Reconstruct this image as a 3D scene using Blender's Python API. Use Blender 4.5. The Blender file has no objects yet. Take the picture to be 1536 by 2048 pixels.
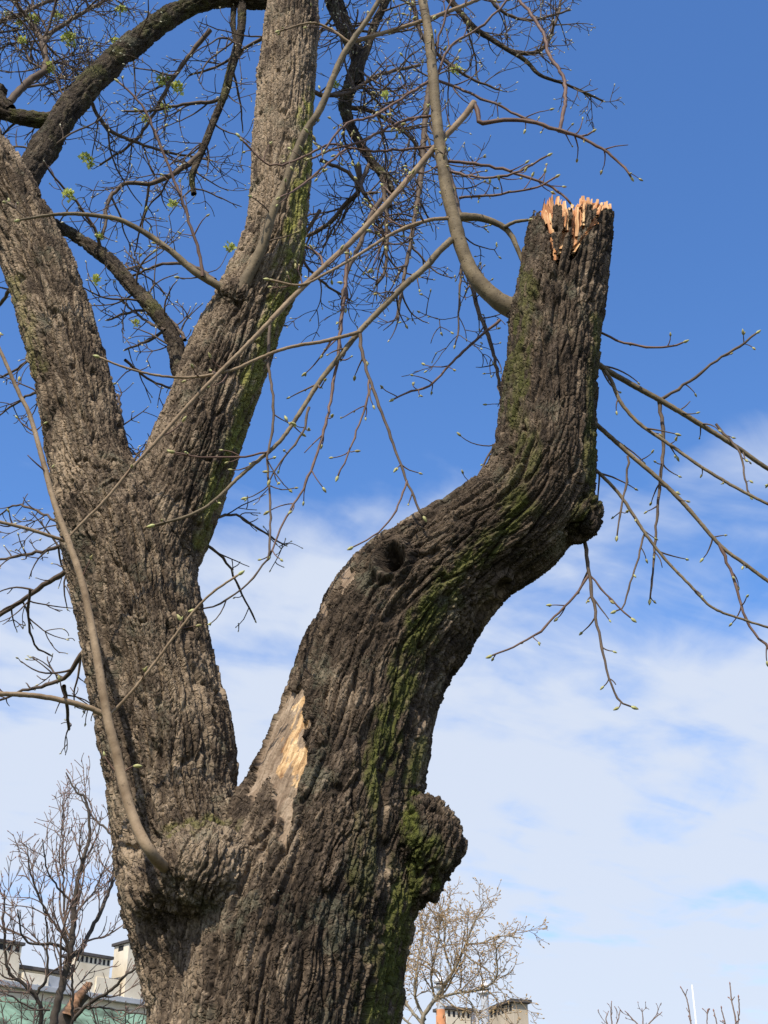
import bpy, bmesh, math, random
import numpy as np
from mathutils import Vector, Matrix

# ------------------------------------------------------------------ camera, sky, sun, exposure
SC = bpy.context.scene
COL = SC.collection
F = 2600.0                      # focal length in photograph pixels (1536 x 2048)
PITCH = math.radians(30.0)
EYE = np.array([0.0, 0.0, 1.6])
cam_d = bpy.data.cameras.new('camera')
cam = bpy.data.objects.new('camera', cam_d)
COL.objects.link(cam)
cam.location = EYE
cam.rotation_euler = (math.pi / 2 + PITCH, 0, 0)
cam_d.sensor_fit = 'VERTICAL'
cam_d.sensor_height = 36.0
cam_d.sensor_width = 27.0
cam_d.lens = F / 2048.0 * 36.0
cam_d.clip_start = 0.1
cam_d.clip_end = 3000
SC.camera = cam
SC.render.resolution_x, SC.render.resolution_y = 768, 1024

SUN_EL = math.radians(50)
SUN_AZ = math.radians(180 + 24)     # clockwise from +Y; behind the camera, a little to its left
sun_dir = Vector((math.sin(SUN_AZ) * math.cos(SUN_EL), math.cos(SUN_AZ) * math.cos(SUN_EL), math.sin(SUN_EL)))
sun_d = bpy.data.lights.new('sun', 'SUN')
sun_d.energy = 5.0
sun_d.angle = math.radians(0.53)
sun_d.color = (1.0, 0.91, 0.78)
sun = bpy.data.objects.new('sun', sun_d)
COL.objects.link(sun)
sun.rotation_euler = sun_dir.to_track_quat('Z', 'Y').to_euler()
sun.location = (-10, -20, 30)

W = bpy.data.worlds.new('World')
SC.world = W
W.use_nodes = True
wn, wl = W.node_tree.nodes, W.node_tree.links
wn.clear()
def wnode(t, **k):
    n = wn.new(t)
    for a, b in k.items():
        setattr(n, a, b)
    return n
w_out = wnode('ShaderNodeOutputWorld')
w_bg = wnode('ShaderNodeBackground')
w_bg.inputs['Strength'].default_value = 0.10
sky = wnode('ShaderNodeTexSky', sky_type='NISHITA', sun_disc=False)
sky.sun_elevation = SUN_EL
sky.sun_rotation = SUN_AZ
sky.air_density = 1.0
sky.dust_density = 0.8
sky.ozone_density = 3.0
hs = wnode('ShaderNodeHueSaturation')
hs.inputs['Hue'].default_value = 0.507
hs.inputs['Saturation'].default_value = 1.22
hs.inputs['Value'].default_value = 2.35
wl.new(sky.outputs[0], hs.inputs['Color'])
tc = wnode('ShaderNodeTexCoord')
sep = wnode('ShaderNodeSeparateXYZ')
wl.new(tc.outputs['Generated'], sep.inputs[0])
def wmath(op, a, b=None, c=None, clamp=False):
    n = wnode('ShaderNodeMath', operation=op, use_clamp=clamp)
    for i, v in enumerate((a, b, c)):
        if v is None:
            continue
        if isinstance(v, (int, float)):
            n.inputs[i].default_value = v
        else:
            wl.new(v, n.inputs[i])
    return n.outputs[0]
# clouds lie on a high flat layer: direction projected onto a plane
zc = wmath('MAXIMUM', wmath('ADD', sep.outputs[2], 0.10), 0.03)
px_ = wmath('DIVIDE', sep.outputs[0], zc)
py_ = wmath('DIVIDE', sep.outputs[1], zc)
cmb = wnode('ShaderNodeCombineXYZ')
wl.new(px_, cmb.inputs[0]); wl.new(py_, cmb.inputs[1])
mp = wnode('ShaderNodeMapping')
mp.inputs['Rotation'].default_value = (0, 0, math.radians(-28))
mp.inputs['Location'].default_value = (3.1, 1.7, 0)
mp.inputs['Scale'].default_value = (1.0, 0.8, 1.0)
wl.new(cmb.outputs[0], mp.inputs[0])
n1 = wnode('ShaderNodeTexNoise')
n1.inputs['Scale'].default_value = 2.6
n1.inputs['Detail'].default_value = 7
n1.inputs['Roughness'].default_value = 0.52
n1.inputs['Distortion'].default_value = 0.35
wl.new(mp.outputs[0], n1.inputs['Vector'])
n2 = wnode('ShaderNodeTexNoise')
n2.inputs['Scale'].default_value = 7.0
n2.inputs['Detail'].default_value = 5
mp2 = wnode('ShaderNodeMapping'); mp2.inputs['Scale'].default_value = (0.7, 1.7, 1.0); mp2.inputs['Rotation'].default_value = (0, 0, math.radians(20))
wl.new(mp.outputs[0], mp2.inputs[0]); n2.inputs['Distortion'].default_value = 0.6
wl.new(mp2.outputs[0], n2.inputs['Vector'])
elev = wmath('ARCSINE', sep.outputs[2])
cov = wnode('ShaderNodeMapRange', interpolation_type='SMOOTHSTEP')
wl.new(elev, cov.inputs['Value'])
cov.inputs['From Min'].default_value = math.radians(17)
cov.inputs['From Max'].default_value = math.radians(43)
cov.inputs['To Min'].default_value = 0.22
cov.inputs['To Max'].default_value = -0.36
dens = wmath('ADD', wmath('ADD', n1.outputs[0], wmath('MULTIPLY', n2.outputs[0], 0.34)), cov.outputs[0])
cm = wnode('ShaderNodeMapRange', interpolation_type='SMOOTHSTEP')
wl.new(dens, cm.inputs['Value'])
cm.inputs['From Min'].default_value = 0.55
cm.inputs['From Max'].default_value = 0.90
cm.inputs['To Max'].default_value = 0.93
mixc = wnode('ShaderNodeMix', data_type='RGBA')
wl.new(cm.outputs[0], mixc.inputs['Factor'])
wl.new(hs.outputs[0], mixc.inputs['A'])
mixc.inputs['B'].default_value = (7.2, 7.9, 9.2, 1)
wl.new(mixc.outputs['Result'], w_bg.inputs['Color'])
wl.new(w_bg.outputs[0], w_out.inputs[0])

SC.view_settings.view_transform = 'Standard'
SC.view_settings.look = 'None'
SC.view_settings.exposure = 0.0
SC.view_settings.gamma = 1.0
SC.view_settings.use_curve_mapping = False
SC.cycles.max_bounces = 6

# ------------------------------------------------------------------ helpers
rng = np.random.default_rng(7)
R = random.Random(11)
FW = np.array([0, math.cos(PITCH), math.sin(PITCH)])
UP = np.array([0, -math.sin(PITCH), math.cos(PITCH)])
RT = np.array([1.0, 0, 0])

def ray(px, py):
    return FW + RT * ((px - 768) / F) - UP * ((py - 1024) / F)
def P(px, py, Y):
    d = ray(px, py)
    return EYE + d * (Y / d[1])
def depth_at(px, py, Y):
    return Y / ray(px, py)[1]
def project(p):
    v = p - EYE
    z = v @ FW
    return 768 + F * (v @ RT) / z, 1024 - F * (v @ UP) / z

def link(o, parent=None):
    COL.objects.link(o)
    if parent is not None:
        o.parent = parent
    return o
def tag(o, label=None, cat=None, group=None, kind=None):
    if label: o['label'] = label
    if cat: o['category'] = cat
    if group: o['group'] = group
    if kind: o['kind'] = kind
    return o
def empty(name, loc):
    o = bpy.data.objects.new(name, None)
    o.location = loc
    o.empty_display_size = 0.3
    return link(o)
def np_mesh(name, V, faces, smooth=True):
    """faces: int array (n,3) or (n,4)"""
    me = bpy.data.meshes.new(name)
    V = np.ascontiguousarray(V, dtype=np.float32)
    faces = np.ascontiguousarray(faces, dtype=np.int32)
    n, k = faces.shape
    me.vertices.add(len(V)); me.vertices.foreach_set('co', V.ravel())
    me.loops.add(n * k); me.loops.foreach_set('vertex_index', faces.ravel())
    me.polygons.add(n)
    me.polygons.foreach_set('loop_start', np.arange(0, n * k, k, dtype=np.int32))
    me.update(calc_edges=True)
    me.polygons.foreach_set('use_smooth', np.full(n, smooth, dtype=bool))
    return me
def add_attr(me, name, data, typ='FLOAT'):
    a = me.attributes.new(name, typ, 'POINT')
    a.data.foreach_set('vector' if typ == 'FLOAT_VECTOR' else 'value', np.ascontiguousarray(data, dtype=np.float32).ravel())
def mesh_obj(name, me, mat, parent=None, origin=None):
    """world-space mesh; when it has a parent the vertices are moved into the parent's space"""
    if parent is not None:
        off = np.array(parent.matrix_world.translation if parent.parent is None else root_loc(parent), dtype=np.float32)
        if origin is None and np.any(off):
            co = np.empty(len(me.vertices) * 3, np.float32)
            me.vertices.foreach_get('co', co)
            co = co.reshape(-1, 3) - off
            me.vertices.foreach_set('co', co.ravel())
    o = bpy.data.objects.new(name, me)
    if mat is not None and not me.materials:
        me.materials.append(mat)
    return link(o, parent)
def root_loc(o):
    p = Vector((0, 0, 0))
    while o is not None:
        p = p + o.location
        o = o.parent
    return p

# -------- numpy noise
def h3(ix, iy, iz, seed):
    with np.errstate(over='ignore'):
        h = ix.astype(np.uint32) * np.uint32(0x8da6b343) ^ iy.astype(np.uint32) * np.uint32(0xd8163841) ^ iz.astype(np.uint32) * np.uint32(0xcb1ab31f) ^ np.uint32((seed * 0x9e3779b1) & 0xffffffff)
        h ^= h >> np.uint32(13); h *= np.uint32(0x5bd1e995); h ^= h >> np.uint32(15); h *= np.uint32(0x27d4eb2f); h ^= h >> np.uint32(14)
    return h
def vnoise(q, seed=0):
    i = np.floor(q).astype(np.int32)
    f = (q - i).astype(np.float32)
    f = f * f * f * (f * (f * 6 - 15) + 10)
    out = 0
    for dx in (0, 1):
        wx = f[:, 0] if dx else 1 - f[:, 0]
        for dy in (0, 1):
            wy = f[:, 1] if dy else 1 - f[:, 1]
            for dz in (0, 1):
                wz = f[:, 2] if dz else 1 - f[:, 2]
                out = out + wx * wy * wz * h3(i[:, 0] + dx, i[:, 1] + dy, i[:, 2] + dz, seed).astype(np.float32) * np.float32(1 / 4294967296.0)
    return out
def fbm(q, octv=3, seed=0, rough=0.5):
    a, s, t = 1.0, 0, 0
    for o in range(octv):
        s = s + a * vnoise(q * (2.03 ** o) + 17.3 * o, seed + o); t += a; a *= rough
    return s / t
def worley(q, seed=0):
    i = np.floor(q).astype(np.int32)
    f = (q - i).astype(np.float32)
    n = len(q)
    F1 = np.full(n, 9, np.float32); F2 = np.full(n, 9, np.float32)
    idr = np.zeros(n, np.float32); dz1 = np.zeros(n, np.float32)
    k = np.float32(1 / 1024.0)
    for dx in (-1, 0, 1):
        for dy in (-1, 0, 1):
            for dz in (-1, 0, 1):
                h = h3(i[:, 0] + dx, i[:, 1] + dy, i[:, 2] + dz, seed)
                ax = (h & np.uint32(1023)).astype(np.float32) * k + (dx - f[:, 0])
                ay = ((h >> np.uint32(10)) & np.uint32(1023)).astype(np.float32) * k + (dy - f[:, 1])
                az = ((h >> np.uint32(20)) & np.uint32(1023)).astype(np.float32) * k + (dz - f[:, 2])
                d = np.sqrt(ax * ax + ay * ay + az * az)
                m = d < F1
                F2 = np.where(m, F1, np.minimum(F2, d))
                idr = np.where(m, ((h ^ (h >> np.uint32(7))) & np.uint32(4095)).astype(np.float32) * np.float32(1 / 4095), idr)
                dz1 = np.where(m, az, dz1)
                F1 = np.where(m, d, F1)
    return F1, F2, idr.astype(np.float32), dz1.astype(np.float32)
def sstep(a, b, x):
    t = np.clip((x - a) / (b - a), 0, 1)
    return t * t * (3 - 2 * t)

def bark_height(q, a, b, seed):
    """q: straightened limb coordinates in metres (x, y across, z along). Returns height ~0..1.4, plate random"""
    q = q.astype(np.float32)
    wv = np.stack([vnoise(q * (14, 14, 6), seed + 50), vnoise(q * (14, 14, 6) + 31, seed + 51), vnoise(q * (10, 10, 5) + 77, seed + 52)], 1) - 0.5
    q1 = q + wv * np.array([a * .85, a * .85, b * 0.7], np.float32)
    F1, F2, idr, dz = worley(q1 / np.array([a, a, b], np.float32), seed)
    e = F2 - F1
    plate = sstep(0.0, 0.17, e)
    nr = vnoise(q1 / np.array([a * 1.15, a * 1.15, b * 1.7], np.float32) + 9, seed + 3)
    furrow = sstep(0.0, 0.24, np.abs(2 * nr - 1))
    q2 = q + wv * np.array([a * .5, a * .5, b * .4], np.float32)
    G1, G2, idr2, dz2 = worley(q2 / np.array([a * .45, a * .45, b * .30], np.float32), seed + 8)
    fine = sstep(0.0, 0.16, G2 - G1)
    n = fbm(q / np.array([a * .24, a * .24, b * .22], np.float32), 3, seed + 20)
    tr = n * 6.0; terr = (np.floor(tr) + sstep(.55, .95, tr - np.floor(tr))) / 6.0
    h = 0.70 * furrow + plate * (0.14 + 0.30 * idr) - 0.20 * dz * plate + (0.22 * fine + 0.14 * (idr2 - .5)) * (0.3 + 0.7 * furrow) + 0.30 * (terr - 0.5) - 0.13 * dz2 * fine - .06
    return h.astype(np.float32), (0.6 * idr + 0.4 * idr2).astype(np.float32)

def catmull(pts, n):
    pts = np.asarray(pts, dtype=float)
    m = len(pts)
    if m == 2:
        t = np.linspace(0, 1, n)[:, None]
        return pts[0] * (1 - t) + pts[1] * t
    ext = np.vstack([2 * pts[0] - pts[1], pts, 2 * pts[-1] - pts[-2]])
    seg = np.linalg.norm(np.diff(pts[:, :3], axis=0), axis=1)
    cum = np.concatenate([[0], np.cumsum(seg)])
    ts = np.linspace(0, cum[-1], n)
    idx = np.clip(np.searchsorted(cum, ts, side='right') - 1, 0, m - 2)
    u = ((ts - cum[idx]) / np.maximum(seg[idx], 1e-9))[:, None]
    p0, p1, p2, p3 = ext[idx], ext[idx + 1], ext[idx + 2], ext[idx + 3]
    return 0.5 * ((2 * p1) + (-p0 + p2) * u + (2 * p0 - 5 * p1 + 4 * p2 - p3) * u ** 2 + (-p0 + 3 * p1 - 3 * p2 + p3) * u ** 3)

def frames(C):
    T = np.gradient(C, axis=0)
    T /= np.linalg.norm(T, axis=1)[:, None] + 1e-12
    U = np.zeros_like(C); Vv = np.zeros_like(C)
    a = np.array([0, -1.0, 0])
    if abs(T[0] @ a) > 0.9:
        a = np.array([1.0, 0, 0])
    u = a - T[0] * (a @ T[0]); u /= np.linalg.norm(u)
    for i in range(len(C)):
        u = u - T[i] * (u @ T[i]); u /= np.linalg.norm(u)
        U[i] = u; Vv[i] = np.cross(T[i], u)
    return T, U, Vv

def px_path(pts, Yd):
    """pts: (px, py, halfwidth_px[, Y]) -> rows x,y,z,r"""
    rows = []
    for i, p in enumerate(pts):
        Y = p[3] if len(p) > 3 else Yd
        c = P(p[0], p[1], Y)
        rows.append([*c, p[2] * depth_at(p[0], p[1], Y) / F])
    return np.array(rows)

def tube_arrays(C, r, k):
    T, U, Vv = frames(C)
    th = np.arange(k) * 2 * math.pi / k
    ring = U[:, None, :] * np.cos(th)[None, :, None] + Vv[:, None, :] * np.sin(th)[None, :, None]
    Vt = (C[:, None, :] + ring * np.asarray(r)[:, None, None]).reshape(-1, 3)
    n = len(C)
    i = np.arange(n - 1)[:, None] * k
    j = np.arange(k)[None, :]
    jn = (j + 1) % k
    f = np.stack([i + j, i + jn, i + k + jn, i + k + j], -1).reshape(-1, 4)
    return Vt, f

class Bag:
    """collects quads/tris of many small pieces that become one mesh"""
    def __init__(s):
        s.V = []; s.Fc = []; s.n = 0
    def tube(s, C, r, k=5):
        C = np.asarray(C, float); r = np.asarray(r, float)
        v, f = tube_arrays(C, r, k)
        s.V.append(v); s.Fc.append(f + s.n); s.n += len(v)
        tip = C[-1] + (C[-1] - C[-2]) / (np.linalg.norm(C[-1] - C[-2]) + 1e-9) * r[-1] * .6
        s.V.append(tip[None]); b = s.n - k
        j = np.arange(k)
        s.Fc.append(np.stack([b + j, b + (j + 1) % k, np.full(k, s.n), np.full(k, s.n)], 1)); s.n += 1
    def raw(s, v, f):
        s.V.append(np.asarray(v, float)); s.Fc.append(np.asarray(f) + s.n); s.n += len(v)
    def obj(s, name, mat, parent=None, smooth=True):
        if not s.n:
            return None
        V = np.vstack(s.V); Fc = np.vstack(s.Fc)
        q = Fc[Fc[:, 2] != Fc[:, 3]]; t = Fc[Fc[:, 2] == Fc[:, 3]][:, :3]
        me = bpy.data.meshes.new(name)
        loops = np.concatenate([q.ravel(), t.ravel()]).astype(np.int32)
        st = np.concatenate([np.arange(len(q)) * 4, len(q) * 4 + np.arange(len(t)) * 3]).astype(np.int32)
        me.vertices.add(len(V)); me.vertices.foreach_set('co', V.astype(np.float32).ravel())
        me.loops.add(len(loops)); me.loops.foreach_set('vertex_index', loops)
        me.polygons.add(len(st)); me.polygons.foreach_set('loop_start', st)
        me.update(calc_edges=True)
        me.polygons.foreach_set('use_smooth', np.full(len(st), smooth, dtype=bool))
        return mesh_obj(name, me, mat, parent)

# ------------------------------------------------------------------ materials
def new_mat(name):
    m = bpy.data.materials.new(name); m.use_nodes = True
    nt = m.node_tree
    b = nt.nodes['Principled BSDF']
    b.inputs['Specular IOR Level'].default_value = 0.25
    return m, nt.nodes, nt.links, b
def ramp(nodes, stops):
    r = nodes.new('ShaderNodeValToRGB')
    e = r.color_ramp.elements
    e[0].position, e[0].color = stops[0][0], (*stops[0][1], 1)
    e[1].position, e[1].color = stops[1][0], (*stops[1][1], 1)
    for p, c in stops[2:]:
        x = e.new(p); x.color = (*c, 1)
    return r
def noise_mat(name, stops, scale, detail=4, rough=0.85, bump=0.0, stretch=(1, 1, 1), bscale=None, spec=0.25):
    m, N, L, b = new_mat(name)
    t = N.new('ShaderNodeTexCoord'); mpn = N.new('ShaderNodeMapping')
    mpn.inputs['Scale'].default_value = stretch
    L.new(t.outputs['Object'], mpn.inputs[0])
    n = N.new('ShaderNodeTexNoise'); n.inputs['Scale'].default_value = scale; n.inputs['Detail'].default_value = detail
    n.inputs['Roughness'].default_value = 0.6
    L.new(mpn.outputs[0], n.inputs['Vector'])
    r = ramp(N, stops); L.new(n.outputs[0], r.inputs[0]); L.new(r.outputs[0], b.inputs['Base Color'])
    b.inputs['Roughness'].default_value = rough
    b.inputs['Specular IOR Level'].default_value = spec
    if bump:
        n3 = N.new('ShaderNodeTexNoise'); n3.inputs['Scale'].default_value = bscale or scale * 3; n3.inputs['Detail'].default_value = 4
        L.new(mpn.outputs[0], n3.inputs['Vector'])
        bp = N.new('ShaderNodeBump'); bp.inputs['Strength'].default_value = 1.0; bp.inputs['Distance'].default_value = bump
        L.new(n3.outputs[0], bp.inputs['Height']); L.new(bp.outputs[0], b.inputs['Normal'])
    return m

def bark_mat(name, dark, mid, light, moss_c=((0.040, 0.045, 0.011), (0.135, 0.145, 0.030)), moss_on=True):
    m, N, L, b = new_mat(name)
    def attr(n):
        a = N.new('ShaderNodeAttribute'); a.attribute_name = n; return a
    def mth(op, x, y=None, clamp=False):
        n = N.new('ShaderNodeMath'); n.operation = op; n.use_clamp = clamp
        for i, v in enumerate((x, y)):
            if v is None: continue
            if isinstance(v, (int, float)): n.inputs[i].default_value = v
            else: L.new(v, n.inputs[i])
        return n.outputs[0]
    def mix(fac, A, B):
        n = N.new('ShaderNodeMix'); n.data_type = 'RGBA'
        L.new(fac, n.inputs['Factor'])
        for k, v in (('A', A), ('B', B)):
            if isinstance(v, tuple): n.inputs[k].default_value = (*v, 1)
            else: L.new(v, n.inputs[k])
        return n.outputs['Result']
    rest = attr('rest').outputs['Vector']
    def noise(scale, detail=4, stretch=(1, 1, 1), rough=0.6):
        mpn = N.new('ShaderNodeMapping'); mpn.inputs['Scale'].default_value = stretch
        L.new(rest, mpn.inputs[0])
        n = N.new('ShaderNodeTexNoise'); n.inputs['Scale'].default_value = scale; n.inputs['Detail'].default_value = detail
        n.inputs['Roughness'].default_value = rough
        L.new(mpn.outputs[0], n.inputs['Vector'])
        return n.outputs[0]
    pv = attr('plate').outputs['Fac']
    nf = noise(70, 5, (1, 1, .45))
    nl = noise(3.0, 3)
    t = mth('ADD', mth('MULTIPLY', pv, 0.45), mth('MULTIPLY', nf, 0.75))
    t = mth('ADD', t, mth('MULTIPLY', mth('SUBTRACT', nl, 0.5), 0.9))
    r = ramp(N, [(0.32, dark), (0.95, light), (0.62, mid)])
    L.new(t, r.inputs[0])
    col = r.outputs[0]
    # grey-green lichen film in patches
    lf = N.new('ShaderNodeMapRange'); lf.interpolation_type = 'SMOOTHSTEP'
    L.new(mth('ADD', mth('MULTIPLY', noise(5, 5), 0.8), mth('MULTIPLY', noise(60, 3), 0.3)), lf.inputs['Value'])
    lf.inputs['From Min'].default_value = 0.58; lf.inputs['From Max'].default_value = 0.72; lf.inputs['To Max'].default_value = 0.45
    col = mix(lf.outputs[0], col, (0.17, 0.17, 0.115))
    # small pale scars
    sc = N.new('ShaderNodeMapRange'); L.new(noise(120, 2), sc.inputs['Value'])
    sc.inputs['From Min'].default_value = 0.70; sc.inputs['From Max'].default_value = 0.76; sc.inputs['To Max'].default_value = 0.55
    col = mix(sc.outputs[0], col, (0.36, 0.31, 0.23))
    if moss_on:
        ms = attr('moss').outputs['Fac']
        mr = ramp(N, [(0.3, moss_c[0]), (0.75, moss_c[1])])
        L.new(noise(45, 4), mr.inputs[0])
        col = mix(ms, col, mr.outputs[0])
        wr = ramp(N, [(0.34, (0.12, 0.08, 0.05)), (0.66, (0.42, 0.33, 0.235)), (0.5, (0.27, 0.20, 0.135))])
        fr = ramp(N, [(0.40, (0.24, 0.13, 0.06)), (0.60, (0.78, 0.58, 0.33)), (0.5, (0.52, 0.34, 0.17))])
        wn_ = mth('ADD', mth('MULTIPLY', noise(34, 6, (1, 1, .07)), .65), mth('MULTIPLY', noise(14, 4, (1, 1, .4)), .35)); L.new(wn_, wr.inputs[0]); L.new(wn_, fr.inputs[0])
        col = mix(attr('wood').outputs['Fac'], col, mix(attr('bright').outputs['Fac'], wr.outputs[0], fr.outputs[0]))
    L.new(col, b.inputs['Base Color'])
    b.inputs['Roughness'].default_value = 0.92
    b.inputs['Specular IOR Level'].default_value = 0.18
    # fine flaking of the bark
    def vor(scale, stretch):
        mpn = N.new('ShaderNodeMapping'); mpn.inputs['Scale'].default_value = stretch
        va = N.new('ShaderNodeVectorMath'); va.operation = 'ADD'
        nz = N.new('ShaderNodeTexNoise'); nz.inputs['Scale'].default_value = 30; L.new(rest, nz.inputs['Vector'])
        vs = N.new('ShaderNodeVectorMath'); vs.operation = 'SCALE'; vs.inputs['Scale'].default_value = 0.035
        L.new(nz.outputs['Color'], vs.inputs[0]); L.new(rest, va.inputs[0]); L.new(vs.outputs[0], va.inputs[1])
        L.new(va.outputs[0], mpn.inputs[0])
        v = N.new('ShaderNodeTexVoronoi'); v.feature = 'DISTANCE_TO_EDGE'; v.inputs['Scale'].default_value = scale
        L.new(mpn.outputs[0], v.inputs['Vector'])
        mr_ = N.new('ShaderNodeMapRange'); mr_.interpolation_type = 'SMOOTHSTEP'; L.new(v.outputs['Distance'], mr_.inputs['Value'])
        mr_.inputs['From Max'].default_value = 0.16
        return mr_.outputs[0]
    hh = mth('ADD', mth('MULTIPLY', vor(46, (1, 1, .26)), 0.9), mth('MULTIPLY', noise(95, 5, (1, 1, .4), 0.68), 1.1))
    inv = mth('SUBTRACT', 1.0, attr('wood').outputs['Fac'])
    bp = N.new('ShaderNodeBump'); bp.inputs['Strength'].default_value = 1.0; bp.inputs['Distance'].default_value = 0.0075
    L.new(mth('MULTIPLY', hh, mth('ADD', mth('MULTIPLY', inv, 0.75), 0.25)), bp.inputs['Height']); L.new(bp.outputs[0], b.inputs['Normal'])
    return m

M = {}
M['bark'] = bark_mat('trunk bark', (0.026, 0.019, 0.013), (0.098, 0.072, 0.049), (0.34, 0.26, 0.175))
M['bark_pale'] = bark_mat('upper stem bark', (0.026, 0.019, 0.013), (0.098, 0.072, 0.049), (0.34, 0.26, 0.175), ((0.11, 0.115, 0.024), (0.36, 0.36, 0.085)))
M['bark_dark'] = bark_mat('branch bark', (0.022, 0.017, 0.012), (0.062, 0.047, 0.033), (0.17, 0.135, 0.09))
def shoot_mat(name, c0, c1, speck, amt):
    m = noise_mat(name, [(0.3, c0), (0.7, c1)], 9, 5, 0.72, 0.0015, bscale=70)
    N, L = m.node_tree.nodes, m.node_tree.links
    b = N['Principled BSDF']; src = b.inputs['Base Color'].links[0].from_socket
    t = N.new('ShaderNodeTexCoord'); v = N.new('ShaderNodeTexVoronoi'); v.inputs['Scale'].default_value = 60
    L.new(t.outputs['Object'], v.inputs['Vector'])
    n = N.new('ShaderNodeTexNoise'); n.inputs['Scale'].default_value = 28; L.new(t.outputs['Object'], n.inputs['Vector'])
    a = N.new('ShaderNodeMath'); a.operation = 'ADD'; L.new(v.outputs['Distance'], a.inputs[0]); L.new(n.outputs[0], a.inputs[1])
    mr = N.new('ShaderNodeMapRange'); L.new(a.outputs[0], mr.inputs['Value'])
    mr.inputs['From Min'].default_value = 0.74; mr.inputs['From Max'].default_value = 0.62; mr.inputs['To Max'].default_value = amt
    mx = N.new('ShaderNodeMix'); mx.data_type = 'RGBA'
    L.new(mr.outputs[0], mx.inputs['Factor']); L.new(src, mx.inputs['A']); mx.inputs['B'].default_value = (*speck, 1)
    L.new(mx.outputs['Result'], b.inputs['Base Color'])
    return m
M['shoot'] = shoot_mat('young shoot bark', (0.17, 0.115, 0.065), (0.36, 0.265, 0.165), (0.13, 0.09, 0.055), .55)
M['shoot_grey'] = shoot_mat('speckled shoot bark', (0.10, 0.076, 0.045), (0.27, 0.21, 0.125), (0.06, 0.045, 0.03), .8)
M['twig'] = noise_mat('twig bark', [(0.3, (0.070, 0.050, 0.035)), (0.7, (0.16, 0.115, 0.080))], 10, 3, 0.7)
M['twig_red'] = noise_mat('red twig bark', [(0.3, (0.095, 0.055, 0.040)), (0.7, (0.20, 0.125, 0.09))], 10, 3, 0.6)
M['bud'] = noise_mat('bud scales', [(0.35, (0.30, 0.25, 0.10)), (0.65, (0.47, 0.48, 0.20))], 25, 2, 0.5)
M['bud_pale'] = noise_mat('pale bud scales', [(0.35, (0.48, 0.44, 0.30)), (0.65, (0.68, 0.67, 0.46))], 25, 2, 0.5)
M['flower'] = noise_mat('maple flower', [(0.35, (0.45, 0.50, 0.10)), (0.65, (0.68, 0.72, 0.26))], 60, 2, 0.6)
_N, _L = M['flower'].node_tree.nodes, M['flower'].node_tree.links
_b = _N['Principled BSDF']; _t = _N.new('ShaderNodeBsdfTranslucent'); _m = _N.new('ShaderNodeMixShader'); _m.inputs[0].default_value = .5
_L.new(_b.inputs['Base Color'].links[0].from_socket, _t.inputs['Color']); _L.new(_b.outputs[0], _m.inputs[1]); _L.new(_t.outputs[0], _m.inputs[2])
_L.new(_m.outputs[0], _N['Material Output'].inputs['Surface'])

# ------------------------------------------------------------------ ground
def grid_sheet(x0, x1, y0, y1, nx, ny, zf):
    xs = np.linspace(x0, x1, nx); ys = np.linspace(y0, y1, ny)
    X, Y = np.meshgrid(xs, ys)
    V = np.stack([X.ravel(), Y.ravel(), zf(X.ravel(), Y.ravel())], 1)
    i = (np.arange(ny - 1)[:, None] * nx + np.arange(nx - 1)[None]).ravel()
    return V, np.stack([i, i + 1, i + nx + 1, i + nx], 1)
M['ground'] = noise_mat('lawn soil', [(0.3, (0.05, 0.042, 0.028)), (0.7, (0.06, 0.085, 0.03))], 1.3, 8, 0.95, 0.03, bscale=9)
V, fc = grid_sheet(-900, 900, -900, 900, 61, 61, lambda x, y: 0 * x)
tag(mesh_obj('ground', np_mesh('ground', V, fc), M['ground']), kind='structure')

# ------------------------------------------------------------------ the old tree: trunk, stems and the snapped limb as one skin
YT = 6.2
gb = P(545, 2048, YT)
sc0 = depth_at(545, 2048, YT) / F
base_rows = np.array([[gb[0] - .20, YT, -0.15, 0.86], [gb[0] - .18, YT, 0.15, 0.72], [gb[0] - .14, YT, 0.7, 0.61], [gb[0] - .07, YT, 1.6, 0.57]])
right_px = [(545, 2048, 236), (556, 1950, 250), (578, 1855, 240), (606, 1765, 218), (640, 1685, 188), (678, 1595, 170), (700, 1500, 156), (724, 1400, 148),
            (766, 1292, 150), (836, 1196, 142, 6.18), (930, 1112, 116, 6.12), (1028, 1040, 112, 6.06), (1078, 965, 108, 6.02), (1092, 870, 98, 6.0),
            (1103, 750, 90, 6.0), (1116, 620, 88, 6.0), (1134, 510, 84, 6.0), (1148, 420, 78, 6.0), (1158, 340, 74, 6.0)]
left_px = [(560, 2420, 120), (520, 2250, 180), (478, 2048, 164), (432, 1880, 158), (385, 1750, 146), (352, 1620, 126), (338, 1500, 128), (313, 1390, 125), (295, 1300, 124), (277, 1200, 122), (255, 1100, 122),
           (215, 1010, 102), (184, 940, 80), (164, 850, 75), (145, 750, 70), (120, 660, 70), (88, 560, 67), (50, 468, 64), (6, 380, 62), (-48, 290, 58), (-120, 180, 52, 6.25), (-200, 60, 46, 6.3), (-260, -80, 36, 6.35)]
mid_px = [(262, 1290, 40), (285, 1190, 70), (322, 1080, 90), (357, 985, 88), (385, 905, 86), (420, 812, 80), (460, 705, 80), (497, 618, 72), (522, 562, 70), (543, 505, 63),
          (555, 440, 58), (562, 350, 57), (567, 250, 56), (575, 130, 57), (586, 0, 50), (598, -120, 47, 6.25), (605, -280, 40, 6.3), (590, -430, 30, 6.4)]
rows = {'right': np.vstack([base_rows, px_path(right_px, YT)]), 'left': px_path(left_px, YT), 'mid': px_path(mid_px, YT)}
LIMB = {}
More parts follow.
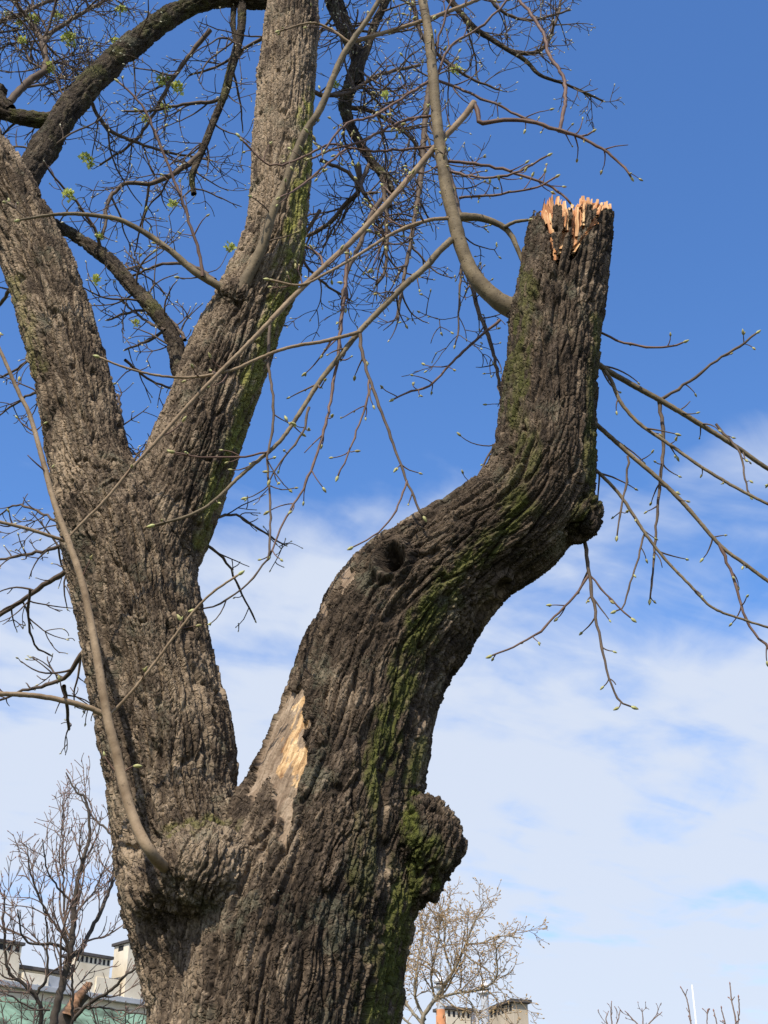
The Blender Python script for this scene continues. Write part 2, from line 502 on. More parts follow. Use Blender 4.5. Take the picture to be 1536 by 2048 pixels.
for nm, rw in rows.items():
    n = 150
    c = catmull(rw, n)
    if nm == 'right':          # an even sweep from the trunk into the limb
        wgt = sstep(1380, 1560, project(c[:, :3])[1])[1:-1, None]
        for _ in range(70):
            c[1:-1] = c[1:-1] * (1 - wgt * .5) + wgt * .25 * (c[:-2] + c[2:])
    C, r = c[:, :3], c[:, 3]
    T, U, Vv = frames(C)
    s = np.concatenate([[0], np.cumsum(np.linalg.norm(np.diff(C, axis=0), axis=1))])
    LIMB[nm] = dict(C=C, r=r, T=T, U=U, V=Vv, s=s)
# swellings: (px, py, Y, radius px, squash)
BLOBS = [(398, 1738, 5.80, 88), (432, 1728, 5.80, 66), (826, 1680, 6.06, 74), (852, 1632, 6.04, 38), (884, 1660, 6.03, 38), (896, 1690, 6.05, 32), (862, 1722, 6.05, 46), (832, 1768, 6.07, 46), (1156, 1038, 5.98, 42), (1172, 1012, 5.95, 24),
         (1046, 622, 5.96, 26), (470, 590, 6.02, 32), (318, 1775, 5.92, 60), (768, 1800, 6.08, 62), (762, 1850, 6.1, 60)]
BL = [(P(x, y, Y), rr * depth_at(x, y, Y) / F) for x, y, Y, rr in BLOBS]

def limb_eval(Lm, p):
    """nearest axis point: signed distance, unit direction, straightened coords"""
    C = Lm['C'].astype(np.float32)
    out_i = np.empty(len(p), np.int64)
    cc = (C * C).sum(1)
    for a in range(0, len(p), 200000):
        d = cc[None] - 2 * p[a:a + 200000].astype(np.float32) @ C.T
        out_i[a:a + 200000] = d.argmin(1)
    i = np.clip(out_i, 1, len(C) - 2)
    t = ((p - Lm['C'][i]) * Lm['T'][i]).sum(1)
    seg = np.where(t >= 0, Lm['s'][i + 1] - Lm['s'][i], Lm['s'][i] - Lm['s'][i - 1])
    u = t / seg
    j = np.where(t >= 0, i + 1, i - 1)
    lim = np.where(((i == 1) & (t < 0)) | ((i == len(C) - 2) & (t > 0)), 1.0, 0.75)
    au = np.clip(np.abs(u), 0, lim)[:, None]
    c = Lm['C'][i] * (1 - au) + Lm['C'][j] * au
    r = Lm['r'][i] * (1 - au[:, 0]) + Lm['r'][j] * au[:, 0]
    s = Lm['s'][i] + t
    d = p - c
    l = np.linalg.norm(d, axis=1)
    Uu = Lm['U'][i] * (1 - au) + Lm['U'][j] * au
    Vv = Lm['V'][i] * (1 - au) + Lm['V'][j] * au
    q = np.stack([(d * Uu).sum(1), (d * Vv).sum(1), s], 1)
    return l - r, d / np.maximum(l, 1e-6)[:, None], q, r

KS = 0.042
def field(p):
    ds, gs, qs = [], [], []
    for nm in ('right', 'left', 'mid'):
        d, g, q, r = limb_eval(LIMB[nm], p)
        ds.append(d); gs.append(g); qs.append(q)
    for c, r in BL:
        v = p - c; l = np.linalg.norm(v, axis=1)
        ds.append(l - r); gs.append(v / np.maximum(l, 1e-6)[:, None])
    D = np.stack(ds, 1)
    mn = D.min(1, keepdims=True)
    w = np.exp(-(D - mn) / (KS * 0.45))
    sw = w.sum(1)
    val = mn[:, 0] - (KS * 0.45) * np.log(sw)
    w = w / sw[:, None]
    G = sum(w[:, i:i + 1] * gs[i] for i in range(len(gs)))
    G /= np.linalg.norm(G, axis=1)[:, None] + 1e-9
    return val, G, D[:, :3], qs

# rough union -> voxel skin -> relaxed on the smooth field -> subdivided
bag = Bag()
for nm, L_ in LIMB.items():
    C, r = L_['C'][::2], L_['r'][::2]
    v, f = tube_arrays(C, r, 24)
    n = len(v)
    v = np.vstack([v, C[:1], C[-1:]])
    j = np.arange(24)
    cap0 = np.stack([(j + 1) % 24, j, np.full(24, n), np.full(24, n)], 1)
    e = n - 24
    cap1 = np.stack([e + j, e + (j + 1) % 24, np.full(24, n + 1), np.full(24, n + 1)], 1)
    bag.raw(v, np.vstack([f, cap0, cap1]))
for c, r in BL:
    lat, lon = 8, 14
    a = np.linspace(0, math.pi, lat + 1)
    b = np.arange(lon) * 2 * math.pi / lon
    v = np.stack([np.outer(np.sin(a), np.cos(b)), np.outer(np.sin(a), np.sin(b)), np.outer(np.cos(a), np.ones(lon))], -1).reshape(-1, 3) * r + c
    i = np.arange(lat)[:, None] * lon; jj = np.arange(lon)[None]
    f = np.stack([i + jj, i + lon + jj, i + lon + (jj + 1) % lon, i + (jj + 1) % lon], -1).reshape(-1, 4)
    bag.raw(v, f)
tmp = bag.obj('tmp', None)
md = tmp.modifiers.new('r', 'REMESH'); md.mode = 'VOXEL'; md.voxel_size = 0.0242
dg = bpy.context.evaluated_depsgraph_get(); dg.update()
me0 = bpy.data.meshes.new_from_object(tmp.evaluated_get(dg))
bpy.data.objects.remove(tmp)
def get_arrays(me):
    V = np.empty(len(me.vertices) * 3, np.float32); me.vertices.foreach_get('co', V)
    L_ = np.empty(len(me.loops), np.int32); me.loops.foreach_get('vertex_index', L_)
    return V.reshape(-1, 3).astype(float), L_.reshape(-1, 4)
V0, F0 = get_arrays(me0)
for it in range(5):
    val, G, D, qs = field(V0)
    V0 -= G * np.clip(val, -.06, .06)[:, None]
    if it < 3:      # tangential relaxing
        acc = np.zeros_like(V0); cnt = np.zeros(len(V0))
        for a in range(4):
            np.add.at(acc, F0[:, a], V0[F0[:, (a + 1) % 4]] + V0[F0[:, (a + 3) % 4]]); np.add.at(cnt, F0[:, a], 2)
        V0 = 0.4 * V0 + 0.6 * acc / cnt[:, None]
# leave out what lies below the ground
fz = V0[F0][:, :, 2].mean(1)
cx, cy = project(V0[F0].mean(1))
fc0 = V0[F0].mean(1); vd = (fc0 - EYE) / np.linalg.norm(fc0 - EYE, axis=1)[:, None]
fnorm = np.cross(V0[F0[:, 2]] - V0[F0[:, 0]], V0[F0[:, 3]] - V0[F0[:, 1]]); fnorm /= np.linalg.norm(fnorm, axis=1)[:, None] + 1e-12
hi = (fz > 2.25) & (cy > -60) & (cx > -60) & ((fnorm * vd).sum(1) < .4)
def subdivide(V, Fc, lev):
    used = np.unique(Fc); remap = np.full(len(V), -1); remap[used] = np.arange(len(used))
    me = np_mesh('t', V[used], remap[Fc])
    o = bpy.data.objects.new('t', me); COL.objects.link(o)
    m2 = o.modifiers.new('s', 'SUBSURF'); m2.levels = lev; m2.render_levels = lev; m2.boundary_smooth = 'PRESERVE_CORNERS'
    dg = bpy.context.evaluated_depsgraph_get(); dg.update()
    m3 = bpy.data.meshes.new_from_object(o.evaluated_get(dg))
    bpy.data.objects.remove(o)
    return get_arrays(m3)
Va, Fa = subdivide(V0, F0[hi], 2)
Vb, Fb = subdivide(V0, F0[~hi], 1)
VV = np.vstack([Va, Vb]); FF = np.vstack([Fa, Fb + len(Va)])

val, G, D, qs = field(VV)
VV = VV - G * np.clip(val, -.03, .03)[:, None]
Wt = np.exp(-(D - D.min(1, keepdims=True)) / 0.05); Wt /= Wt.sum(1, keepdims=True)
hgt = np.zeros(len(VV), np.float32); plate = np.zeros(len(VV), np.float32); rest = np.zeros((len(VV), 3), np.float32)
dep = np.zeros(len(VV), np.float32)
dom = D.argmin(1)
for k, (a, b, dp0, dp1, sd) in enumerate(((0.035, 0.24, .042, .036, 1), (0.032, 0.21, .042, .029, 2), (0.029, 0.18, .031, .024, 3))):
    m = Wt[:, k] > 0.02
    q = qs[k][m]
    h, pl = bark_height(q + 20 * k + 5, a, b, sd)
    sl = (q[:, 2] - LIMB[('right', 'left', 'mid')[k]]['s'][0]) / LIMB[('right', 'left', 'mid')[k]]['s'][-1]
    hgt[m] += Wt[m, k] * h; plate[m] += Wt[m, k] * pl; md_ = Wt[:, k] >= Wt.max(1) - 1e-9; rest[md_] = (qs[k][md_] + 3.7 * k).astype(np.float32)
    dep[m] += Wt[m, k] * (dp0 * (1 - sl) + dp1 * sl)
X, Y_ = project(VV)
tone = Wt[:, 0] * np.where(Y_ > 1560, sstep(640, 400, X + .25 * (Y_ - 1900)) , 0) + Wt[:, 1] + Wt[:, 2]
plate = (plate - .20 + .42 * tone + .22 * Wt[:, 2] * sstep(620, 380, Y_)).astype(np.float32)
front = sstep(-.05, .25, -(G * (VV - EYE) / np.linalg.norm(VV - EYE, axis=1)[:, None]).sum(1))
def in_poly(poly):
    poly = np.array(poly, float)
    ins = np.zeros(len(X), bool)
    j = len(poly) - 1
    for i in range(len(poly)):
        xi, yi = poly[i]; xj, yj = poly[j]
        if yi != yj:
            ins ^= ((yi > wy) != (yj > wy)) & (wx < (xj - xi) * (wy - yi) / (yj - yi) + xi)
        j = i
    return ins
jn = (fbm(rest * (22, 22, 9), 3, 91) - 0.5)
wx = X + jn * 34; wy = Y_ + (fbm(rest * (15, 15, 6), 2, 92) - .5) * 50
# bare wood: the long wound on the left flank of the snapped limb and small scars
wound = in_poly([(604, 1372), (612, 1450), (610, 1520), (600, 1560), (586, 1600), (576, 1650), (564, 1712), (553, 1650), (550, 1590), (541, 1562), (498, 1612), (500, 1560), (520, 1480), (550, 1420), (575, 1380)]) & (dom == 0) & (front > 0.02)
scar = (in_poly([(672, 1180), (690, 1120), (712, 1120), (700, 1165), (684, 1185)]) | in_poly([(636, 1218), (645, 1196), (668, 1200), (655, 1222)])) & (front > .0)
wood = (wound | scar).astype(np.float32)
# moss streaks: (polyline px, half width px)
def streak(pts, hw, lim):
    pts = np.array(pts, float); dmin = np.full(len(X), 1e9)
    for a, b in zip(pts[:-1], pts[1:]):
        ab = b - a; t = np.clip(((X - a[0]) * ab[0] + (Y_ - a[1]) * ab[1]) / (ab @ ab), 0, 1)
        dmin = np.minimum(dmin, np.hypot(X - a[0] - t * ab[0], Y_ - a[1] - t * ab[1]))
    return sstep(1.25, .35, dmin / hw + (jn * 2.2)) * front * lim
bright = (in_poly([(606, 1400), (616, 1450), (612, 1545), (588, 1570), (552, 1552), (556, 1500), (572, 1465), (584, 1405)]) & wound & (fbm(rest * (34, 34, 9), 3, 73) > .44)).astype(np.float32)  # paler cream wood colour in one part of the wound, broken by noise
moss = np.zeros(len(VV))
is_r, is_m = (dom == 0), (dom == 2)
for pts, hw, who, amt in (
    ([(640, 200), (608, 330), (600, 450), (594, 520)], 30, is_m, .8), ([(594, 540), (552, 620), (520, 720), (490, 820), (455, 930), (428, 1010)], 23, is_m, .75),
    ([(560, 600), (535, 650)], 20, is_m, .7), ([(420, 1010), (400, 1090)], 18, is_m, .6),
    ([(1050, 1010), (990, 1080), (900, 1150), (830, 1260), (800, 1380), (770, 1480), (745, 1580)], 30, is_r, .75),
    ([(905, 1180), (850, 1260), (830, 1330)], 26, is_r, .5), ([(842, 1480), (826, 1560)], 12, is_r, .7),
    ([(1060, 560), (1045, 700), (1030, 800), (1060, 920), (1010, 1010)], 24, is_r, .55), ([(1196, 640), (1188, 780), (1178, 960)], 14, is_r, .6),
    ([(826, 1590), (818, 1660)], 16, is_r, 1.0), ([(850, 1710), (800, 1800), (790, 1900), (755, 2048)], 42, is_r, .8), ([(745, 1600), (730, 1700), (720, 1800)], 30, is_r, .35),
    ([(1190, 990), (1160, 1030)], 30, is_r, .5), ([(340, 1660), (420, 1642), (470, 1650)], 14, is_r | (dom == 1), .35), ([(30, 560), (60, 660), (80, 740)], 16, dom == 1, .3)):
    moss = np.maximum(moss, streak(pts, hw, amt) * who)
moss *= (np.where(is_m, .7, 0) + np.where(is_m, .3, 1) * sstep(0.10, 0.75, hgt + .15)) * (1 - wood)
moss = np.clip(moss * 1.1 * sstep(.22, .50, fbm(rest * (30, 30, 10), 3, 88)), 0, 1)
hgt += (moss * .12).astype(np.float32)
# wood grain in the wound
grain = fbm(rest * (90, 90, 3.0), 3, 70) - .5
chips = fbm(rest * (26, 26, 14), 3, 71)
disp = dep * (hgt - 0.85)
chq = np.floor(chips * 7) / 7
disp = np.where(wound, -0.022 + 0.016 * grain + 0.022 * (chq - .5), np.where(scar, -.012 + .012 * grain, disp))
# large lumps
disp += 0.035 * (fbm(rest * (2.6, 2.6, 1.8), 3, 33) - .5) * sstep(.05, .2, dep * 8)
for c, r in BL[2:10]:
    dd = np.linalg.norm(VV - c, axis=1)
    disp += sstep(r * 1.5, r * .7, dd) * 0.05 * (fbm(VV * 13, 3, 34) - .5)
# the knot hole with its ring
def front_hit(px, py):
    m = (np.hypot(X - px, Y_ - py) < 9) & (front > .3)
    return VV[m].mean(0)
for px, py, rad, hole in ((782, 1118, .085, .20), (1000, 1168, .06, .02), (425, 1430, .03, .03), (520, 140, .04, -.02)):
    kc = front_hit(px, py)
    dd = np.linalg.norm((VV - kc) * (1, 1, .8), axis=1) + jn * .03
    disp *= 1 - .75 * np.exp(-(dd / rad) ** 4) * front
    disp += 0.055 * np.exp(-((dd - rad) / (.3 * rad)) ** 2) * front * (rad / .105) - hole * np.exp(-(dd / (rad * .55)) ** 2) * front
    # a shelf of callus under the knot casts the shadow below it
    disp -= .06 * np.exp(-((X - px) / 45) ** 2 - ((Y_ - py - 52) / 18) ** 2) * front * (rad > .1)
VV = VV + G * disp[:, None]

# the snapped end: bark torn away along a jagged edge (zoomed px -> photo px)
def zp(pts):
    return [(1000 + x / 5.486, 360 + y / 5.486) for x, y in pts]
top_line = np.array(zp([(330, 420), (400, 400), (440, 350), (470, 420), (560, 430), (590, 300), (640, 270), (690, 290), (740, 310), (820, 290), (860, 270), (930, 250), (1000, 280), (1060, 330), (1100, 330), (1160, 300), (1210, 320), (1270, 350)]))
wx, wy = X + jn * 4, Y_ + jn * 6
gone = (wy < np.interp(wx, top_line[:, 0], top_line[:, 1]))
gone &= is_r & (front > .02)
for pl in ([(455, 300), (575, 300), (570, 420), (572, 640), (590, 780), (660, 830), (640, 910), (570, 900), (565, 700), (545, 560), (500, 520)],
           [(690, 300), (740, 300), (745, 560), (700, 640), (650, 840), (620, 850), (650, 700), (695, 560)],
           [(810, 250), (880, 250), (905, 340), (880, 480), (850, 560), (830, 720), (1060, 400), (1075, 450), (900, 640), (815, 870), (760, 890), (800, 700), (790, 540)],
           [(905, 230), (940, 230), (925, 520), (905, 520)], [(1040, 250), (1130, 250), (1085, 420), (1060, 440)]):
    gone |= in_poly(zp(pl)) & is_r & (front > -.2) & (Y_ < 560)
sR = qs[0][:, 2]
thR = np.arctan2(qs[0][:, 1], qs[0][:, 0])
s_top = np.interp(410, [340, 420], [LIMB['right']['s'][-1], LIMB['right']['s'][-1] - np.linalg.norm(P(1158, 340, 6) - P(1148, 420, 6))])
jag = .10 * (vnoise(np.stack([np.cos(thR) * 3.2, np.sin(thR) * 3.2, 0 * thR], 1) + 40, 5) - .5) + .10 * (vnoise(np.stack([np.cos(thR) * 9, np.sin(thR) * 9, 0 * thR], 1) + 40, 6) - .5)
gone |= is_r & (front <= .02) & (sR > s_top - .07 + jag)
gone |= is_r & (Y_ < 404) & (sR > s_top - .1)
FF = FF[(~gone[FF]).all(1)]
zf = VV[FF][:, :, 2].max(1)
FF = FF[zf > -.12]

TREE = empty('broken_maple_tree', (float(gb[0] - .04), YT, 0))
bpy.context.view_layer.update()
tag(TREE, 'huge old tree with deeply furrowed bark, twin left stems and a snapped right limb', 'tree')
fd = dom[FF[:, 0]]
fyy = Y_[FF].mean(1); fxx = X[FF].mean(1)
fsR = sR[FF[:, 0]]
is_trunk = ((fd == 0) & (fyy > 1660)) | ((fd == 1) & (fyy > 1700))
upL = (fd == 1) & (fyy < 985)
for nm, msk, mat, lab in (('trunk', is_trunk, 'bark', 'massive furrowed trunk with a burl on its flank'),
                          ('limb', (fd == 0) & ~is_trunk, 'bark', 'crooked snapped limb with mossy furrows and a bare wound'),
                          ('stem', (fd == 1) & ~is_trunk, 'bark_pale', 'leaning left stem that forks'),
                          ('stem', (fd == 2), 'bark_pale', 'straight upper stem with a yellow-green algae streak')):
    f = FF[msk]
    used = np.unique(f); rm = np.full(len(VV), -1); rm[used] = np.arange(len(used))
    me = np_mesh(nm, VV[used], rm[f])
    add_attr(me, 'rest', rest[used], 'FLOAT_VECTOR'); add_attr(me, 'plate', plate[used]); add_attr(me, 'moss', moss[used]); add_attr(me, 'wood', wood[used]); add_attr(me, 'bright', bright[used])
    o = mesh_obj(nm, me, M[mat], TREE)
    tag(o, lab)

# ------------------------------------------------------------------ the torn wood of the snapped end
M['torn'] = noise_mat('fresh torn wood', [(0.30, (0.20, 0.07, 0.028)), (0.72, (0.74, 0.46, 0.24)), (0.5, (0.50, 0.22, 0.085))], 9, 6, 0.75, 0.004, stretch=(3.0, 3.0, .45), bscale=26)
M['torn_pale'] = noise_mat('pale torn wood', [(0.34, (0.42, 0.19, 0.07)), (0.66, (0.80, 0.54, 0.27))], 9, 5, 0.7, 0.003, stretch=(3.2, 3.2, .4), bscale=26)
RL = LIMB['right']
core_line = np.array(zp([(330, 600), (390, 500), (440, 420), (470, 340), (500, 330), (560, 370), (600, 240), (630, 190), (660, 240), (700, 230), (730, 320), (780, 280), (820, 300), (860, 240), (900, 178), (950, 185), (1000, 215), (1080, 220), (1110, 250), (1170, 245), (1210, 280), (1240, 380)]))
def axis_at(s):
    f = lambda a: np.stack([np.interp(s, RL['s'], RL[a][:, i]) for i in range(3)], -1)
    return f('C'), np.interp(s, RL['s'], RL['r']), f('U'), f('V'), f('T')
NT, NS = 200, 46
th = np.arange(NT) * 2 * math.pi / NT
ring_n = fbm(np.stack([np.cos(th) * 16, np.sin(th) * 16, 0 * th], 1) + 60, 3, 12) - .5
# torn height round the limb: the front follows the outline seen, the back is a random ragged edge
s_t = s_top + .06 + .22 * (vnoise(np.stack([np.cos(th) * 5, np.sin(th) * 5, 0 * th], 1) + 60, 9) - .5) + .16 * ring_n
for it in range(4):
    C, r, U_, V_, T_ = axis_at(s_t)
    p = C + (U_ * np.cos(th)[:, None] + V_ * np.sin(th)[:, None]) * (r * .93)[:, None]
    xx, yy = project(p)
    want = np.interp(xx + ring_n * 10, core_line[:, 0], core_line[:, 1])
    isf = np.cos(th) > .12
    s_t = np.where(isf, s_t + (yy - want) * .0031, s_t)
s_t = np.clip(s_t, s_top - .25, s_top + .24)
Vr = []
S0 = s_top - .55
for k in range(NS):
    u = k / (NS - 1)
    sk = S0 + (s_t - S0) * u
    C, r, U_, V_, T_ = axis_at(sk)
    g = fbm(np.stack([np.cos(th) * 9, np.sin(th) * 9, sk * 1.6], 1) + 11, 3, 15) - .5
    rr = r * (.87 + .15 * g) - .02
    Vr.append(C + (U_ * np.cos(th)[:, None] + V_ * np.sin(th)[:, None]) * rr[:, None])
for k in range(10):          # inner side of the torn shell, down to a ragged floor
    u = (k + 1) / 10
    sk = s_t - .02 - (s_t - (s_top - .16)) * min(1, u * 1.3) * .9
    C, r, U_, V_, T_ = axis_at(sk)
    g = fbm(np.stack([np.cos(th) * 8, np.sin(th) * 8, sk * 4], 1) + 21, 3, 16) - .5
    rr = r * (.80 - .78 * u ** 1.2 + .16 * g * (1 - u))
    Vr.append(C + (U_ * np.cos(th)[:, None] + V_ * np.sin(th)[:, None]) * rr[:, None])
Vr = np.vstack(Vr)
ni = NS + 10
i = np.arange(ni - 1)[:, None] * NT; j = np.arange(NT)[None]
fc = np.stack([i + j, i + (j + 1) % NT, i + NT + (j + 1) % NT, i + NT + j], -1).reshape(-1, 4)
tag(mesh_obj('torn_wood', np_mesh('torn_wood', Vr, fc), M['torn'], TREE), 'orange torn heartwood at the snapped end')
def shard(base, tip, w, d, side):
    """a split sliver of wood: wide flat base, uneven chisel tip"""
    base, tip, side = map(np.array, (base, tip, side))
    ax = tip - base; L_ = np.linalg.norm(ax); ax = ax / L_
    side = side - ax * (side @ ax); side /= np.linalg.norm(side); nrm = np.cross(ax, side)
    V, k = [], 6
    for a in range(k):
        t = a / (k - 1)
        ww = w * 1.35 * (1 - .5 * t ** 1.6) * (1 + .25 * R.uniform(-1, 1)); dd = d * (1 - .6 * t)
        c = base + ax * L_ * t + side * w * .3 * R.uniform(-1, 1) * t
        V += [c - side * ww - nrm * dd * .4, c + side * ww - nrm * dd, c + side * ww * .7 + nrm * dd, c - side * ww * .8 + nrm * dd * .7]
    V.append(tip + ax * w * .35 + side * w * R.uniform(-.5, .5))
    f = []
    for a in range(k - 1):
        for b in range(4):
            f.append([a * 4 + b, a * 4 + (b + 1) % 4, a * 4 + 4 + (b + 1) % 4, a * 4 + 4 + b])
    e = (k - 1) * 4
    for b in range(4):
        f.append([e + b, e + (b + 1) % 4, e + 4, e + 4])
    return np.array(V), np.array(f)
# splinters standing in the front rim: (zoomed px base, zoomed px tip, half width px of photo, lift towards the viewer)
SPL = list(((560, 560, 490, 335, 5, .00), (575, 620, 545, 370, 4, .01), (610, 470, 632, 180, 6, .0), (700, 480, 708, 235, 5, .01), (720, 560, 735, 320, 4.5, .025),
                                 (780, 470, 790, 275, 5, .0), (815, 700, 840, 300, 5, .02), (850, 560, 865, 285, 6, .015), (905, 520, 930, 250, 3.5, .03), (890, 400, 910, 178, 6, .0),
                                 (965, 420, 968, 195, 7, -.01), (1035, 360, 1070, 215, 6, .0), (1065, 420, 1120, 250, 4, .03), (1140, 400, 1160, 245, 8, .0), (1200, 420, 1205, 265, 6, .0),
                                 (640, 830, 705, 560, 3.5, .02), (800, 820, 960, 520, 4, .015), (610, 890, 590, 780, 5, .03), (480, 500, 462, 340, 3, .02),
                                 (900, 640, 1060, 430, 3, .02)))
for q in list(SPL):
    for k in range(3):
        dx = R.uniform(-28, 28)
        SPL.append((q[0] + dx, q[1] - R.uniform(0, 90), q[2] + dx + R.uniform(-18, 18), q[3] + R.uniform(-12, 60), R.uniform(1.2, 2.4), q[5] + R.uniform(-.01, .02)))
for (bx, by, tx, ty, hw, of) in SPL:
    if len(SPL) and hw > 3: hw *= .7
    tx = min(max(tx, 440), 1225); bx = min(max(bx, 455), 1215)
    (bpx, bpy_), (tpx, tpy) = zp([(bx, by), (tx, ty)])
    lat = (bpx - 1148) / 82.0
    Yb = 6.0 - .25 * math.sqrt(max(0.05, 1 - min(1, lat * lat))) * .9 + .015 - of
    v, f = shard(P(bpx, bpy_, Yb + .02), P(tpx, tpy, Yb + .03), hw * .0031, .012, (1, .15 * R.uniform(-1, 1), 0))
    me = bpy.data.meshes.new('splinter')
    me.from_pydata([tuple(x) for x in v], [], [tuple(q) if q[2] != q[3] else tuple(q[:3]) for q in f.tolist()])
    mesh_obj('splinter', me, M['torn_pale'] if R.random() < .65 else M['torn'], TREE)

# ------------------------------------------------------------------ branches, shoots, twigs, buds
def bud_mesh(L_, w, k=6):
    prof = [(0, .35), (.2, .85), (.45, 1.0), (.72, .7), (.92, .28)]
    V = [[w * rr * math.cos(2 * math.pi * j / k), w * rr * math.sin(2 * math.pi * j / k), L_ * z] for z, rr in prof for j in range(k)] + [[0, 0, L_]]
    f = [[a * k + j, a * k + (j + 1) % k, a * k + k + (j + 1) % k, a * k + k + j] for a in range(4) for j in range(k)]
    e = 4 * k
    f += [[e + j, e + (j + 1) % k, 5 * k, 5 * k] for j in range(k)]
    return np.array(V), np.array(f)
BUD_V, BUD_F = bud_mesh(1.0, 0.24, 5)
def place_bud(bag, p, d, size):
    d = np.asarray(d, float); d = d / (np.linalg.norm(d) + 1e-9)
    a = np.array([0.3, .2, .9]); x = np.cross(d, a); x /= np.linalg.norm(x); y = np.cross(d, x)
    bag.raw(p + size * (BUD_V[:, :1] * x + BUD_V[:, 1:2] * y + BUD_V[:, 2:] * d), BUD_F)

class Twig:
    __slots__ = ('C', 'r', 'kids', 'L')
    def __init__(s, C, r):
        s.C, s.r, s.kids = C, r, []
        s.L = np.linalg.norm(np.diff(C, axis=0), axis=1).sum()
def rand_perp(t):
    a = rng.normal(size=3); a -= t * (a @ t); return a / (np.linalg.norm(a) + 1e-9)
def wander(p, d, L_, n, curl, lift, kink):
    """a twig line that leaves along d, bends by lift (towards +z) and kinks a little at its nodes"""
    C = [np.array(p, float)]; d = d / np.linalg.norm(d)
    bend = rand_perp(d) * curl
    for k in range(n):
        d = d + bend / n + np.array([0, 0, lift]) / n + rng.normal(size=3) * kink
        d /= np.linalg.norm(d)
        C.append(C[-1] + d * L_ / n)
    return np.array(C)
def sprout(parent, spacing, lmin, lmax, depth, ang, lift, kink, rscale=.62, start=.08, end=1.0, single=.3, flat=.35, rmin=.0026, sub=.55, sub_sp=.62):
    """opposite pairs of side twigs along a parent line"""
    C, r = parent.C, parent.r
    seg = np.linalg.norm(np.diff(C, axis=0), axis=1); cum = np.concatenate([[0], np.cumsum(seg)])
    s = cum[-1] * start + spacing * R.uniform(.2, .9)
    plane = rand_perp((C[-1] - C[0]) / (np.linalg.norm(C[-1] - C[0]) + 1e-9))
    while s < cum[-1] * end:
        i = min(np.searchsorted(cum, s) - 1, len(seg) - 1); u = (s - cum[i]) / seg[i]
        p = C[i] * (1 - u) + C[i + 1] * u; t = (C[i + 1] - C[i]) / seg[i]; rr = r[i] * (1 - u) + r[i + 1] * u
        plane = np.cross(t, plane); plane /= np.linalg.norm(plane) + 1e-9        # decussate
        plane = plane + rng.normal(size=3) * .25; plane -= t * (plane @ t); plane[1] *= (1 - flat); plane /= np.linalg.norm(plane) + 1e-9
        for sg in ((1, -1) if R.random() > single else (R.choice((1, -1)),)):
            if R.random() < .15: continue
            a = math.radians(ang * R.uniform(.75, 1.2))
            d = t * math.cos(a) + plane * sg * math.sin(a)
            L_ = R.uniform(lmin, lmax) * (1.1 - .55 * s / cum[-1]) * (0.45 if R.random() < .3 else 1)
            n = max(4, int(L_ / .035)); n = min(n, 18)
            c = wander(p, d, L_, n, .8, lift * R.uniform(.3, 1.3), kink)
            r0 = max(min(rr * rscale, .0040 + L_ * .012), rmin * 1.35)
            tw = Twig(c, np.linspace(r0, max(rmin, r0 * .45), n + 1))
            parent.kids.append(tw)
            if depth > 1 and L_ > lmin * .7:
                sprout(tw, spacing * sub_sp, lmin * sub, lmax * sub, depth - 1, ang, lift, kink, .7, .15, 1, single, flat, rmin, sub, sub_sp)
        s += spacing * R.uniform(.55, 1.5)
def emit(tw, tb, bb, bsize, bprob, k=5, side=True):
    tb.tube(tw.C, tw.r, k)
    d = tw.C[-1] - tw.C[-2]
    if R.random() < bprob:
        sz = bsize * R.uniform(.7, 1.25)
        place_bud(bb, tw.C[-1] - d * .1, d + rng.normal(size=3) * .004, sz)
        if R.random() < .45:
            place_bud(bb, tw.C[-1], d / np.linalg.norm(d) + rand_perp(d / np.linalg.norm(d)) * .7, sz * .6)
    if side and len(tw.C) > 5 and R.random() < .5 * bprob:
        m = R.randrange(2, len(tw.C) - 1); dd = tw.C[m + 1 if m + 1 < len(tw.C) else m] - tw.C[m - 1]
        dd = dd / (np.linalg.norm(dd) + 1e-9)
        place_bud(bb, tw.C[m], dd + rand_perp(dd) * 1.1, bsize * .55)
    for kd in tw.kids:
        emit(kd, tb, bb, bsize, bprob, k, side)

